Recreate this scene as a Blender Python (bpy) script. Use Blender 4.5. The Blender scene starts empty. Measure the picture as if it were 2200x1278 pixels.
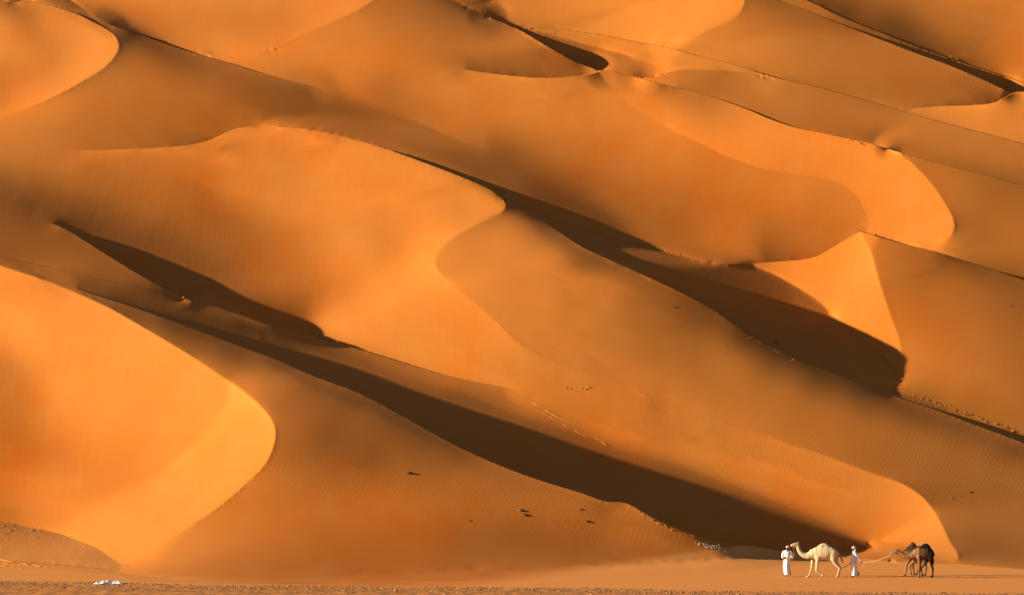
import bpy, bmesh, math, random, time
import numpy as np
from mathutils import Vector, Matrix
sc=bpy.context.scene
# ---------------------------------------------------------------- CAMERA, SKY, SUN, EXPOSURE
cam_d=bpy.data.cameras.new('camera'); cam=bpy.data.objects.new('camera',cam_d); sc.collection.objects.link(cam)
cam.location=(0,0,12.0); cam.rotation_euler=(math.pi/2,0,0)
cam_d.sensor_width=36.0; cam_d.lens=36.0*11459.0/2200.0
cam_d.shift_y=(780.0-639.0)/2200.0
cam_d.clip_start=1.0; cam_d.clip_end=6000.0
sc.camera=cam
SUN_EL=math.radians(15.0); SUN_AZ=math.radians(15.0)      # sun on the left, a little behind the camera
sun_dir=Vector((-math.cos(SUN_EL)*math.cos(SUN_AZ),-math.cos(SUN_EL)*math.sin(SUN_AZ),math.sin(SUN_EL)))
world=bpy.data.worlds.new('World'); sc.world=world; world.use_nodes=True
wn=world.node_tree.nodes; wn.clear()
wo=wn.new('ShaderNodeOutputWorld'); bg=wn.new('ShaderNodeBackground'); sky=wn.new('ShaderNodeTexSky')
sky.sky_type='NISHITA'; sky.sun_disc=False; sky.sun_elevation=SUN_EL
sky.sun_rotation=math.atan2(sun_dir.x,sun_dir.y)%(2*math.pi)
sky.dust_density=0.3; sky.air_density=0.6; sky.ozone_density=0.0
bg.inputs['Strength'].default_value=0.05
world.node_tree.links.new(sky.outputs[0],bg.inputs[0]); world.node_tree.links.new(bg.outputs[0],wo.inputs[0])
sl=bpy.data.lights.new('sun','SUN'); sl.energy=5.0; sl.angle=math.radians(0.55); sl.color=(1.0,0.86,0.66)
so=bpy.data.objects.new('sun',sl); sc.collection.objects.link(so)
so.rotation_euler=sun_dir.to_track_quat('Z','Y').to_euler(); so.location=(-200,0,200)
sc.view_settings.view_transform='Standard'; sc.view_settings.look='None'
sc.view_settings.exposure=1.0; sc.view_settings.gamma=1.0
sc.cycles.max_bounces=6; sc.cycles.diffuse_bounces=3
HF=2.0
# ---------------------------------------------------------------- TERRAIN

F=11459.0; ZC=12.0; VH=780.0; CU=1100.0
EL=math.radians(15.0); AZ=math.radians(15.0)
SUN=np.array([-math.cos(EL)*math.cos(AZ), -math.cos(EL)*math.sin(AZ), math.sin(EL)])
def smooth_curve(pts, step=6.0):
    P=np.array(pts,float)
    if len(P)<3: return P
    Q=np.vstack([2*P[0]-P[1],P,2*P[-1]-P[-2]])
    out=[]
    for k in range(1,len(Q)-2):
        p0,p1,p2,p3=Q[k-1],Q[k],Q[k+1],Q[k+2]
        # centripetal Catmull-Rom
        t0=0;t1=t0+max(np.linalg.norm(p1-p0),1e-3)**.5;t2=t1+max(np.linalg.norm(p2-p1),1e-3)**.5;t3=t2+max(np.linalg.norm(p3-p2),1e-3)**.5
        n=max(2,int(np.linalg.norm(p2-p1)/step))
        t=np.linspace(t1,t2,n,endpoint=False)[:,None]
        A1=(t1-t)/(t1-t0)*p0+(t-t0)/(t1-t0)*p1
        A2=(t2-t)/(t2-t1)*p1+(t-t1)/(t2-t1)*p2
        A3=(t3-t)/(t3-t2)*p2+(t-t2)/(t3-t2)*p3
        B1=(t2-t)/(t2-t0)*A1+(t-t0)/(t2-t0)*A2
        B2=(t3-t)/(t3-t1)*A2+(t-t1)/(t3-t1)*A3
        out.append((t2-t)/(t2-t1)*B1+(t-t1)/(t2-t1)*B2)
    out.append(P[-1:])
    return np.vstack(out)
C={}
def cv(name,pts): C[name]=smooth_curve(pts)
cv('T2',[(1500,-85),(1600,-55),(1731,0),(1805,36),(1885,68),(1956,96),(2038,126),(2200,178),(2450,262),(2850,390)])
cv('T1',[(1480,-80),(1600,-35),(1668,0),(1737,25),(1819,57),(1915,94),(1956,110),(2038,140),(2120,175),(2172,199),(2300,250),(2850,440)])
cv('F8R',[(1590,-300),(1604,-60),(1600,0),(1594,22),(1575,41),(1520,66),(1466,85),(1419,99)])
cv('T3',[(1040,28),(1099,55),(1219,66),(1301,77),(1356,88),(1419,99),(1479,114),(1548,131),(1600,146),(1655,164),(1764,189),(1874,219),(1956,244),(2038,266),(2200,309),(2500,395),(2850,490)])
cv('SH',[(1372,167),(1400,167),(1419,164),(1438,155),(1460,151),(1520,151),(1600,157),(1655,168)])
cv('F9T',[(1940,236),(2011,229),(2120,224),(2142,219),(2167,205),(2180,199),(2200,197),(2300,206),(2500,250),(2850,330)])
cv('BK',[(930,30),(1000,13),(1035,8),(1070,0),(1150,-32),(1300,-100),(1500,-300)])
cv('S10T',[(620,-92),(700,-70),(820,-40),(900,-20),(963,0),(1006,18),(1048,36),(1115,64),(1178,101),(1233,131),(1279,150),(1330,178)])
cv('G',[(1000,-300),(900,-75),(860,-38),(804,0),(763,25),(692,57),(664,67),(631,82),(604,99),(566,113)])
cv('F5T',[(430,118),(500,116),(566,113),(664,92),(746,106),(829,126),(938,140),(1020,153),(1100,163),(1170,168),(1219,166),(1263,161),(1296,152),(1312,151),(1329,156),(1372,167),(1424,181),(1520,205),(1600,233),(1655,256),(1709,274),(1778,288),(1824,298),(1874,309),(1907,320)])
cv('F5N',[(1907,320),(1942,339),(1953,345),(1983,374),(2011,407),(2033,442),(2048,470),(2050,489),(2044,505),(2027,518),(1997,523),(1942,523),(1901,512),(1849,497)])
cv('T5',[(1850,304),(1907,320),(1983,341),(2038,356),(2120,377),(2200,398),(2450,465),(2850,560)])
cv('B',[(20,-90),(90,-38),(148,0),(175,16),(208,38),(233,52),(274,66),(329,85),(411,112),(479,131),(555,155),(623,174),(653,181),(705,196),(774,223),(911,270),(979,300),(1100,346),(1250,420),(1330,470),(1400,560)])
cv('A',[(-650,60),(-200,6),(0,3),(36,5),(50,3),(77,4),(115,14),(164,30),(203,49),(233,66),(249,82),(255,99),(250,115),(238,131),(219,149),(175,175),(120,205),(63,230),(0,253),(-200,330),(-650,470)])
cv('T6',[(1849,497),(1942,524),(2011,541),(2093,566),(2200,601),(2500,700),(2850,810)])
cv('V4',[(1040,402),(1055,410),(1082,426),(1123,442),(1178,467),(1263,494),(1329,516),(1411,538),(1466,552),(1520,563),(1560,566),(1600,567)])
cv('F6C',[(1600,567),(1655,563),(1751,552),(1792,530),(1819,514),(1849,497)])
cv('F6R',[(1849,497),(1860,519),(1874,549),(1885,590),(1896,625),(1915,682),(1929,718),(1937,756),(1939,789),(1942,811)])
cv('VL',[(1062,416),(1086,432),(1100,439),(1130,455),(1164,474),(1205,500),(1246,527),(1329,566),(1411,603),(1479,636),(1520,657),(1600,711),(1666,746),(1764,790),(1833,817),(1929,853),(2011,880),(2093,911),(2200,951),(2500,1075),(2850,1210)])
cv('C3T',[(-650,330),(0,325),(208,323),(329,318),(370,315),(411,311),(452,301),(504,278),(534,273),(618,273),(692,283),(774,303),(842,324),(911,349),(979,375),(1020,392),(1061,412),(1083,431),(1088,442)])
cv('C3N',[(1088,442),(1080,454),(1048,469),(1007,491),(966,516),(941,543),(934,565),(941,581),(963,602),(1010,642),(1055,679),(1096,718),(1137,751),(1192,775),(1246,794),(1315,814),(1370,836),(1400,860),(1407,882)])
cv('R2',[(-650,390),(-200,505),(0,550.5),(82,568),(164,587),(246,604),(329,623),(411,645),(493,668),(582,699),(675,723),(746,742),(829,767),(911,792),(993,814),(1100,834),(1150,842),(1250,852),(1342,866),(1411,882)])
cv('C4',[(1411,882),(1520,899),(1600,923),(1701,954),(1792,985),(1874,1016),(1942,1040),(1983,1068),(2005,1095),(2024,1128),(2041,1163),(2057,1188),(2058,1202),(2052,1211)])
cv('SL',[(-650,380),(-200,505),(0,560),(60,577),(110,597),(150,613),(192,629),(274,655),(356,684),(438,714),(520,745),(600,774),(664,803),(774,845),(856,888),(938,934),(1000,966),(1082,1002),(1164,1032),(1246,1057),(1301,1076),(1345,1080),(1383,1100),(1424,1122),(1479,1144),(1548,1161),(1600,1170),(1682,1183),(1792,1194),(1887,1202),(1950,1206),(2000,1209)])
cv('C1',[(-650,330),(-200,490),(0,570),(96,601),(192,641),(246,667),(329,715),(411,764),(465,800),(520,838),(556,868),(581,898),(589,915),(591,933),(587,955),(570,994),(542,1024),(493,1068),(438,1109),(383,1144),(315,1185),(260,1211)])
cv('MT',[(260,1211),(238,1196),(205,1174),(164,1158),(123,1144),(68,1133),(0,1117),(-200,1090),(-650,1050)])
cv('GL',[(-650,1190),(0,1205),(219,1222),(300,1236),(500,1253),(700,1260),(900,1259),(1100,1252),(1300,1242),(1500,1231),(1600,1224),(1700,1216),(1800,1211),(1900,1209),(2011,1211),(2052,1212),(2107,1215),(2200,1222),(2500,1245),(2850,1265)])
cv('GP',[(-650,1190),(0,1205),(219,1222),(300,1236),(500,1253),(700,1260),(900,1258),(1000,1251),(1100,1241),(1300,1214),(1450,1192),(1548,1178),(1600,1172),(1682,1183),(1792,1194),(1887,1203),(2011,1210),(2052,1211),(2107,1215),(2200,1222),(2500,1245),(2850,1265)])
cv('K3',[(90,474),(137,490),(192,523),(246,557),(300,590),(356,620),(411,644),(450,657)])
cv('IB',[(1285,150),(1300,172),(1340,215),(1400,252),(1450,282),(1500,305),(1560,335),(1620,357),(1700,373),(1780,385),(1828,408),(1858,450),(1867,478),(1862,502)])
cv('D8U',[(1105,60),(1192,79),(1274,101),(1356,123),(1438,153)])
cv('D9U',[(1905,89),(1942,101),(2011,120),(2093,148),(2148,167),(2200,189),(2300,226),(2850,410)])
cv('B1U',[(560,706),(640,733),(719,762),(801,786),(883,814),(993,844),(1082,880),(1164,909),(1233,928),(1301,953),(1370,977),(1466,1002),(1548,1032),(1600,1050),(1682,1084),(1764,1120),(1846,1158),(1887,1183),(1915,1200)])
cv('ES',[(1600,568),(1655,587),(1709,615),(1751,641),(1764,652),(1805,690),(1846,723),(1907,770),(1929,792),(1942,811)])
INF=1600
def below(name,u0=None,u1=None):
    P=C[name]; return np.vstack([P,[[P[-1,0],INF],[P[0,0],INF]]])
def poly(*parts):
    L=[]
    for a in parts:
        if isinstance(a,str):
            L.append(C[a[1:]][::-1] if a[0]=='-' else C[a])
        else: L.append(np.array([a],float))
    return np.vstack(L)
# name, polygon, q0, controls (u,v,G)
REG=[
('S11',np.array([(-700,-400),(2900,-400),(2900,INF),(-700,INF)],float),3.0,
  [(1750,-10,88),(1800,0,90),(1850,40,72),(1885,60,40),(1960,85,48),(2038,112,72),(1900,10,98),(2000,40,100),(2100,60,104),(2150,20,122),(2195,10,128),(2180,90,105),(2190,140,92),(2120,135,85),(2195,170,88),(1880,0,96),(1800,28,36),(1760,5,60),(1840,42,30),(1900,68,30),(1956,92,34),(2038,122,50),(2120,150,60),(2400,150,110),(2800,300,110)]),
('ST1',below('T2'),3.0,
  [(1700,0,108),(1760,22,108),(1830,53,108),(1900,82,100),(1950,100,92),(2038,129,92),(2120,158,90),(2190,180,88),(1960,108,60),(2010,124,40),(2038,134,20),(2090,155,12),(2150,178,8),(2190,195,8),(2300,240,20),(2700,380,60),(2300,214,90)]),
('D9',np.vstack([C['D9U'],[(2850,INF),(1905,INF)]]),3.0,[(1960,112,30),(2100,165,30),(2180,195,30),(2600,360,30)]),
('S8',np.vstack([C['T1'],[(2850,INF),(1380,INF),(1380,-80)]]),3.2,
  [(1620,10,98),(1680,12,86),(1650,60,106),(1750,50,88),(1820,75,84),(1600,100,112),(1700,130,104),(1900,110,86),(1960,125,84),(1850,170,98),(2000,180,92),(2100,185,80),(2140,200,74),(1950,230,104),(2050,220,96),(1500,95,110),(1560,80,112),(2110,222,84),(1990,150,88)]),
('F9',below('F9T'),2.2,
  [(1960,240,108),(2050,240,122),(2120,235,132),(2170,215,150),(2195,205,152),(2195,260,140),(2195,300,132),(2100,275,128),(2040,262,118),(2500,350,130)]),
('F8',poly((-700,-400),(1590,-400),'F8R',(1419,INF),(-700,INF)),2.0,
  [(1100,-10,145),(1060,5,152),(1020,14,155),(1075,20,152),(1100,28,134),(1150,10,138),(1180,40,140),(1110,50,138),(1250,20,146),(1300,60,150),(1400,20,152),(1450,60,157),(1550,30,158),(1595,10,150),(1420,92,158),(1500,0,155),(1500,-100,150)]),
('BK',poly('BK',(0,-400),(500,200)),3.0,[(1000,5,100),(1030,0,100),(970,0,95),(1100,-50,110)]),
('M8',below('T3'),2.6,
  [(1110,60,128),(1219,72,122),(1301,88,118),(1356,98,112),(1419,110,110),(1500,140,112),(1600,152,108),(1640,163,108),(1450,140,112),(1560,145,108),(1274,106,112),(1356,130,112),(1300,130,110)]),
('D8',np.vstack([C['D8U'],[(1372,180),(1105,180)]]),2.4,[(1130,70,30),(1250,115,25),(1400,155,25),(1350,140,25)]),
('S7',np.vstack([C['SH'],C['T3'][C['T3'][:,0]>1660],[(2850,INF),(1372,INF)]]),3.0,
  [(1385,170,128),(1440,160,122),(1460,180,112),(1400,176,110),(1520,160,110),(1520,195,92),(1600,190,104),(1600,225,84),(1700,180,108),(1700,230,92),(1700,265,86),(1764,200,96),(1780,250,84),(1850,230,90),(1850,280,76),(1900,300,66),(1907,315,60),(1950,270,84),(2000,300,80),(1990,338,66),(2100,330,86),(2180,330,92),(2100,365,78),(2190,380,84),(2500,450,85)]),
('S5',below('T5'),3.0,
  [(1940,333,108),(1990,355,104),(2040,370,104),(2120,390,88),(2190,410,84),(2060,420,102),(2150,470,100),(2190,500,102),(2080,490,96),(2100,530,92),(2190,570,88),(2030,530,100),(2000,533,108),(1960,527,104),(2090,555,90),(2190,590,82),(2500,600,90)]),
('S10',poly('S10T',(1330,INF),(-700,INF),(-700,-140)),2.8,
  [(820,0,110),(760,40,122),(700,65,126),(660,80,132),(900,0,100),(960,15,92),(1050,50,82),(1110,75,78),(820,60,114),(900,60,106),(1000,80,94),(880,110,116),(800,105,126),(950,125,106),(1040,140,98),(1100,110,90),(1150,150,92),(1180,110,78),(1230,145,84),(1270,155,80),(850,-50,118),(950,-60,118)]),
('FB',poly((-700,-400),(1000,-400),'G',(500,116),(300,200),(-700,200)),1.9,
  [(160,5,100),(185,5,118),(230,30,122),(300,0,136),(280,60,118),(350,60,130),(420,90,136),(500,110,144),(450,20,140),(550,20,142),(600,60,136),(560,100,138),(640,40,144),(700,30,152),(780,5,155),(740,25,155),(520,60,134),(250,-60,125),(600,-80,140)]),
('F5',poly('F5T','F5N',(1849,900),(430,900)),2.3,
  [(520,130,146),(600,115,136),(560,150,128),(650,130,128),(700,110,134),(650,170,112),(720,150,124),(800,150,122),(760,185,120),(900,170,120),(820,205,98),(900,210,112),(1000,165,120),(1000,200,120),(960,240,104),(1000,270,86),(930,262,80),(1100,180,124),(1100,230,116),(1100,270,98),(1080,320,74),(1200,180,124),(1250,165,126),(1300,160,140),(1200,250,114),(1300,250,118),(1200,320,100),(1150,400,72),(1200,450,70),(1250,400,88),(1300,330,108),(1400,250,124),(1350,180,132),(1400,185,112),(1450,205,106),(1500,215,98),(1430,225,128),(1500,240,130),(1560,235,112),(1600,245,132),(1300,450,92),(1350,500,90),(1300,480,78),(1400,400,112),(1450,500,100),(1500,550,112),(1450,530,108),(1500,350,122),(1550,270,130),(1600,300,132),(1650,350,128),(1520,310,122),(1600,400,124),(1700,300,136),(1750,330,140),(1700,400,130),(1780,400,126),(1760,380,130),(1650,450,124),(1550,480,118),(1650,520,118),(1600,555,130),(1700,540,124),(1800,500,128),(1800,450,126),(1855,460,130),(1830,380,138),(1850,330,146),(1900,330,152),(1950,370,154),(1900,420,152),(1950,450,152),(2000,430,154),(2030,470,156),(2000,500,152),(1930,500,150),(1870,490,148),(1870,440,144)]),
('FS',np.vstack([C['IB'][::-1],C['F5T'][C['F5T'][:,0]>1292],C['F5N']]),2.0,
  [(1310,165,136),(1345,185,130),(1400,185,108),(1400,215,124),(1450,204,102),(1450,240,130),(1520,222,98),(1520,250,120),(1500,280,134),(1600,245,128),(1560,300,136),(1620,290,138),(1640,340,138),(1700,300,138),(1700,350,136),(1750,330,142),(1780,370,140),(1830,330,146),(1830,380,144),(1900,330,152),(1950,370,155),(1900,420,154),(1950,450,154),(2000,430,156),(2030,470,160),(2000,500,156),(1930,500,152),(1880,490,150),(1880,440,148)]),
('DA',poly('B',(500,400),(-700,400),(-700,-200)),2.6,
  [(0,-10,15),(100,3,15),(150,12,15),(200,40,15),(225,55,20),(245,62,25),(0,-60,40),(120,-18,25)]),
('SA',np.vstack([[(232,66),(233,52)],C['B'][C['B'][:,0]>234],[(1450,900),(-700,900),(-700,300),(100,100)]]),2.7,
  [(243,62,35),(274,72,50),(300,90,78),(329,92,48),(411,120,50),(500,150,64),(600,178,62),(270,130,96),(330,130,90),(400,160,82),(450,210,88),(500,200,78),(550,210,72),(620,210,62),(700,215,62),(760,240,58),(650,250,58),(740,275,58),(850,300,66),(850,262,62),(950,310,70),(1000,340,72),(1040,370,76),(1060,395,78),(1100,380,74),(1100,430,78),(950,350,76),(600,262,70),(520,262,78),(450,290,92),(400,300,98),(300,300,110),(200,310,116),(100,315,116),(20,300,122),(20,265,130),(100,230,126),(180,190,112),(240,150,102),(200,250,108),(300,230,98),(400,240,94),(480,240,86),(120,270,120),(1150,440,72),(-300,400,120)]),
('FA',poly('A',(-700,470),(-700,60)),1.7,
  [(0,10,150),(100,20,152),(180,50,148),(240,90,155),(245,115,155),(200,100,150),(220,135,160),(150,80,140),(100,80,134),(60,70,120),(30,55,130),(100,95,126),(130,125,134),(60,110,140),(20,100,145),(50,150,128),(120,160,135),(150,160,150),(90,200,148),(0,180,120),(0,230,132),(40,215,142),(-300,200,140)]),
('S6',below('T6'),3.0,
  [(1870,520,85),(1880,540,100),(1900,540,80),(1950,545,76),(2010,560,72),(2093,585,72),(2190,620,70),(1900,590,102),(1920,650,112),(1945,720,122),(1950,780,124),(2000,620,98),(2000,700,110),(2000,780,118),(2050,600,90),(2100,650,96),(2100,750,106),(2180,680,88),(2190,780,96),(2050,840,112),(1960,812,118),(1990,830,104),(2080,875,100),(2150,850,106),(2190,900,98),(2500,900,95)]),
('F6',poly('V4','F6C','F6R',(1942,815),(1900,840),(1040,840)),1.9,
  [(1130,450,110),(1200,480,110),(1300,515,115),(1400,550,120),(1500,580,125),(1600,590,138),(1650,572,142),(1700,580,148),(1750,560,150),(1800,560,152),(1840,520,155),(1850,600,155),(1860,650,154),(1900,700,156),(1920,760,154),(1700,650,140),(1800,720,145),(1600,650,125),(1880,780,148)]),
('D6',np.vstack([C['V4'],C['ES'],[(1880,880),(1040,880)]]),2.6,[(1100,440,25),(1300,530,20),(1500,590,5),(1500,640,15),(1420,560,10),(1550,580,0),(1600,590,0),(1650,625,0),(1700,655,5),(1760,692,25),(1800,720,70),(1700,740,45),(1890,830,15),(1900,800,60)]),
('S3',poly('VL',(2850,INF),(880,INF),(880,480)),2.9,
  [(1092,446,70),(1100,465,92),(1164,482,40),(1200,505,35),(1270,545,30),(1340,575,30),(1411,608,30),(1479,642,30),(1530,667,30),(1600,718,30),(1670,754,32),(1764,797,35),(1850,830,40),(1929,861,45),(2011,888,45),(2093,918,45),(2190,955,40),
   (1060,490,112),(1120,520,106),(1180,550,102),(1000,520,118),(960,560,128),(1000,580,122),(1040,630,118),(1100,600,110),(1200,600,100),(1300,620,92),(1120,690,120),(1200,680,112),(1300,700,104),(1400,680,88),(1450,700,84),(1400,750,100),(1250,760,124),(1350,800,120),(1550,720,80),(1500,780,100),(1600,770,92),(1450,830,116),(1550,860,110),(1600,850,108),(1700,820,92),(1650,900,106),(1700,900,100),(1800,850,84),(1800,930,96),(1750,950,100),(1900,900,80),(1900,980,90),(1880,1005,88),(2000,950,84),(2000,1040,82),(2100,970,80),(2150,1050,84),(2190,1000,82),(2050,1100,80),(2100,1150,78),(2190,1150,84),(2070,1190,82),(2150,1210,80),(2190,1215,84),(2500,1200,90)]),
('F3',poly('C3T','C3N',(1407,900),(-700,900)),2.1,
  [(0,335,112),(100,340,112),(250,335,114),(350,325,118),(450,312,128),(510,285,152),(600,280,150),(560,300,148),(700,295,150),(520,310,132),(600,330,134),(500,330,134),(660,320,146),(800,330,148),(900,370,150),(1000,400,152),(1060,425,156),(1080,442,158),(1040,460,152),(990,480,140),(950,500,150),(940,530,154),(920,560,156),(950,605,156),(700,380,142),(800,420,146),(900,450,150),(650,400,136),(560,370,134),(480,350,134),(400,370,112),(430,400,106),(380,340,120),(500,420,118),(560,440,124),(620,470,130),(700,480,140),(800,480,140),(860,500,140),(780,530,140),(850,540,132),(720,580,134),(650,540,118),(580,500,112),(500,470,102),(450,440,96),(700,630,112),(650,620,96),(640,580,110),(760,620,130),(820,590,140),(880,560,152),(800,640,152),(720,680,148),(680,700,142),(700,720,144),(800,700,150),(900,640,152),(880,720,142),(960,700,142),(1000,760,142),(1060,720,152),(1100,760,150),(1000,800,136),(1080,820,132),(1180,790,146),(1250,810,140),(1200,830,126),(1300,835,128),(900,770,142),(780,745,144),
   (300,380,108),(200,370,104),(100,370,100),(0,370,92),(50,400,84),(150,410,92),(300,430,98),(400,440,98),(0,415,64),(100,440,62),(180,460,60),(300,480,84),(400,490,92),(250,490,64),(330,510,66),(430,530,82),(500,530,92),(560,560,96),(540,600,86),(480,580,68),(400,555,54),(600,630,86),(630,655,80),(300,525,46),(640,672,60),
   (60,445,48),(137,470,38),(200,505,40),(260,540,35),(330,570,35),(420,600,40),(500,630,45),(580,662,55),(630,692,65),(656,712,75),
   (0,450,72),(60,480,66),(500,662,30),(-300,450,70)]),
('K3',np.vstack([C['K3'],[(450,800),(-700,800),(-700,460),(0,460)]]),2.8,[(0,470,70),(60,480,64),(0,500,66),(100,500,56),(100,520,60),(180,530,50),(180,545,52),(20,540,58),(100,560,58),(200,580,54),(230,556,36),(280,600,48),(320,608,32),(380,632,30),(430,652,30),(-300,450,66)]),
('F4',poly('R2','C4',(2052,1300),(-700,1300)),2.4,
  [(0,553,88),(82,572,82),(164,593,78),(246,613,76),(329,634,74),(411,656,72),(493,680,68),(582,708,66),(675,735,62),(746,755,58),(829,782,58),(911,808,62),(993,830,70),(1080,850,78),(1100,845,100),(1150,858,118),(1200,860,126),(1250,868,128),(1180,880,92),(1250,900,104),(1300,880,128),(1350,895,128),
   (0,562,60),(60,575,45),(164,604,30),(246,627,15),(329,652,10),(411,674,8),(520,706,6),(610,730,6),(719,768,6),(801,795,8),(883,822,12),(993,852,25),(1082,884,38),(1164,912,60),(1060,900,40),(1000,900,20),(900,860,5),(1050,940,40),(1100,960,60),
   (1246,935,90),(1300,930,112),(1350,930,118),(1400,960,112),(1400,900,126),(1450,900,128),(1500,920,130),(1550,915,134),(1500,980,118),(1550,960,122),(1600,1000,122),(1600,940,134),(1600,970,126),(1700,980,138),(1700,1040,120),(1700,1080,114),(1800,1010,138),(1800,1060,126),(1800,1110,116),(1900,1040,142),(1900,1100,130),(1950,1060,146),(1990,1100,146),(1880,1160,118),(1950,1150,136),(2000,1150,142),(2030,1180,144),(2000,1195,138),(1920,1190,122),(2045,1200,142),
   (1300,1000,104),(1400,1050,104),(1500,1100,104),(1600,1100,108),(1700,1150,108),(1800,1170,108)]),
('D4',np.vstack([C['B1U'],[(1915,1300),(560,1300)]]),2.8,[(600,735,30),(700,775,35),(900,850,40),(1050,920,50),(1200,940,55),(1300,980,50),(1600,1090,40),(1700,1110,25),(1750,1140,10),(1800,1170,0),(1850,1185,0),(1700,1160,10),(1000,930,45),(800,840,35)]),
('SL',poly('SL',(2010,1300),(-700,1300)),3.0,
  [(0,566,50),(96,600,50),
   (140,615,60),(200,640,66),(250,665,62),(280,668,45),(330,700,60),(400,745,66),(356,690,10),(438,720,5),(520,752,5),(356,702,38),(438,735,40),(520,769,42),(450,752,54),(600,785,5),(450,770,72),(500,800,78),(560,830,72),(600,795,42),(560,790,58),(620,830,58),(664,812,5),(774,855,5),(856,898,10),(938,942,22),(1000,974,30),(664,838,40),(774,880,40),(856,922,42),(938,962,44),(1000,990,46),
   (600,880,70),(600,920,84),(700,880,58),(700,920,58),(800,920,58),(620,960,90),(700,960,72),(800,970,60),(860,970,64),(900,990,66),(800,1000,74),(700,1020,90),(600,1020,108),(560,1050,116),(850,1030,86),(950,1010,72),(1000,1000,66),(1060,1010,64),(1100,1040,72),(1150,1040,72),(1200,1060,76),(1250,1068,76),(1345,1086,84),(1300,1090,66),(1200,1090,78),(1000,1060,82),(900,1080,92),(800,1080,98),(700,1080,100),(600,1100,106),(500,1100,118),(500,1130,114),(420,1150,124),(350,1180,130),(300,1205,132),(400,1200,122),(500,1180,116),(600,1160,108),(800,1130,102),(900,1140,100),(1050,1120,88),(1100,1130,86),(1200,1120,86),(1300,1110,78),(1400,1130,86),(1450,1150,92),(500,1220,106),(600,1220,100),(700,1220,98),(800,1200,96),(900,1200,94),(1000,1200,90),(1100,1180,88),(1200,1170,90),(1300,1160,94),(1400,1170,100),(1500,1170,104),(1200,1210,94),(1300,1190,96),(800,1250,96),(600,1250,100),(1000,1240,94),(1550,1174,104),(1450,1165,100),(1350,1150,96),(1400,1200,104),(1300,1225,104),(1500,1200,105),(1550,1190,105),(1600,1180,105),(1600,1205,105),(1700,1192,105),(1700,1205,105),(1800,1200,105),(1900,1207,105),(1100,1235,98),(1200,1232,100),(260,1218,134)]),
('F1',poly('C1','MT',(-700,1050),(-700,330)),2.0,
  [(0,590,148),(0,650,156),(50,620,150),(100,640,148),(150,660,146),(250,690,150),(200,750,146),(100,720,150),(30,720,154),(50,770,140),(20,780,120),(60,830,122),(20,850,112),(10,930,104),(60,950,108),(100,900,130),(130,860,144),(150,800,148),(300,780,150),(300,850,148),(400,800,152),(420,860,154),(500,860,156),(540,890,160),(575,930,162),(560,980,164),(500,930,156),(400,930,150),(300,930,144),(200,900,146),(200,970,134),(150,980,124),(100,1000,118),(40,1020,116),(0,1050,112),(50,1080,124),(120,1070,134),(200,1040,128),(280,1020,130),(350,1000,142),(450,1000,154),(500,1040,162),(400,1080,152),(450,1080,160),(350,1100,142),(300,1150,148),(250,1180,144),(240,1130,140),(160,1100,140),(180,1140,140),(80,1120,126),(20,1105,108),(310,1060,134),(230,1080,136),(-300,800,130)]),
('MD',poly('MT','GL',(2850,1330),(-700,1330)),4.5,
  [(0,1125,92),(60,1140,90),(100,1150,84),(150,1165,84),(200,1185,84),(240,1205,86),(0,1160,106),(100,1180,106),(180,1205,104),(0,1200,112),(150,1218,112),(-300,1130,100)]),
('GR',below('GL'),30.0,[(0,1260,120),(1500,1250,130),(1000,1270,120),(2000,1240,130)]),
]
# MD polygon must only cover the mound
REG[[r[0] for r in REG].index('MD')]=('MD',np.vstack([C['MT'],[(-650,1215),(0,1215),(150,1226),(255,1226)]]),4.5,REG[[r[0] for r in REG].index('MD')][3])
LAB={r[0]:i for i,r in enumerate(REG)}
# slits: (curve, u0, u1, gap metres profile [(u,g)...], near label(s) below)
SLIT=[
('T2',1560,2850,[(1560,.3),(2000,.5),(2200,2),(2850,6)]),
('T1',1500,2850,[(1500,.3),(1850,.4),(1942,4),(2172,7),(2850,8)]),
('F9T',1960,2850,[(1960,0),(2120,4),(2200,8),(2850,8)]),
('T3',1060,2850,[(1060,0),(1219,2),(1419,2),(1700,4),(2200,7),(2850,8)]),
('SH',1374,1600,[(1374,5),(1440,3),(1600,0)]),
('S10T',1052,1328,[(1052,0),(1115,5),(1200,7),(1279,1.5),(1328,.5)]),
('F5T',1000,1906.9,[(1000,0),(1170,5),(1312,6),(1370,6),(1378,1),(1500,1),(1700,1.5),(1906.9,3)]),
('T5',1906.9,2850,[(1907,3),(2000,1.5),(2200,1.5),(2850,3)]),
('A',-650,252,[(-650,5),(100,4),(200,2),(252,0)]),
('B',240,700,[(240,2),(400,3),(550,2),(700,0)]),
('F6C',1600,1850,[(1600,0),(1751,4),(1850,7)]),
('T6',1850,2850,[(1850,7),(1942,7),(2050,2),(2200,1.5),(2850,4)]),
('C3T',150,1086,[(150,0),(370,3),(504,6),(700,6),(850,3),(1020,2),(1086,2)]),
('R2',-650,1112,[(-650,3),(0,3),(400,2),(449,2.5),(540,6),(640,6),(700,1.5),(900,1),(1000,.8),(1110,0)]),
('K3',110,449,[(110,0),(200,4),(350,6),(400,3.5),(446,0)]),
('SL',130,1887,[(130,0),(300,3),(500,6),(650,8),(800,10.5),(1100,13.5),(1345,16),(1500,17),(1600,15),(1700,12),(1800,6),(1887,0)]),
('VL',1086.1,2850,[(1086,2),(1200,2.5),(1320,5),(1420,9),(1550,9),(1620,5),(1680,2.5),(1750,1.2),(1850,.6),(1942,.6),(2200,4),(2850,5)]),
]
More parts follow.
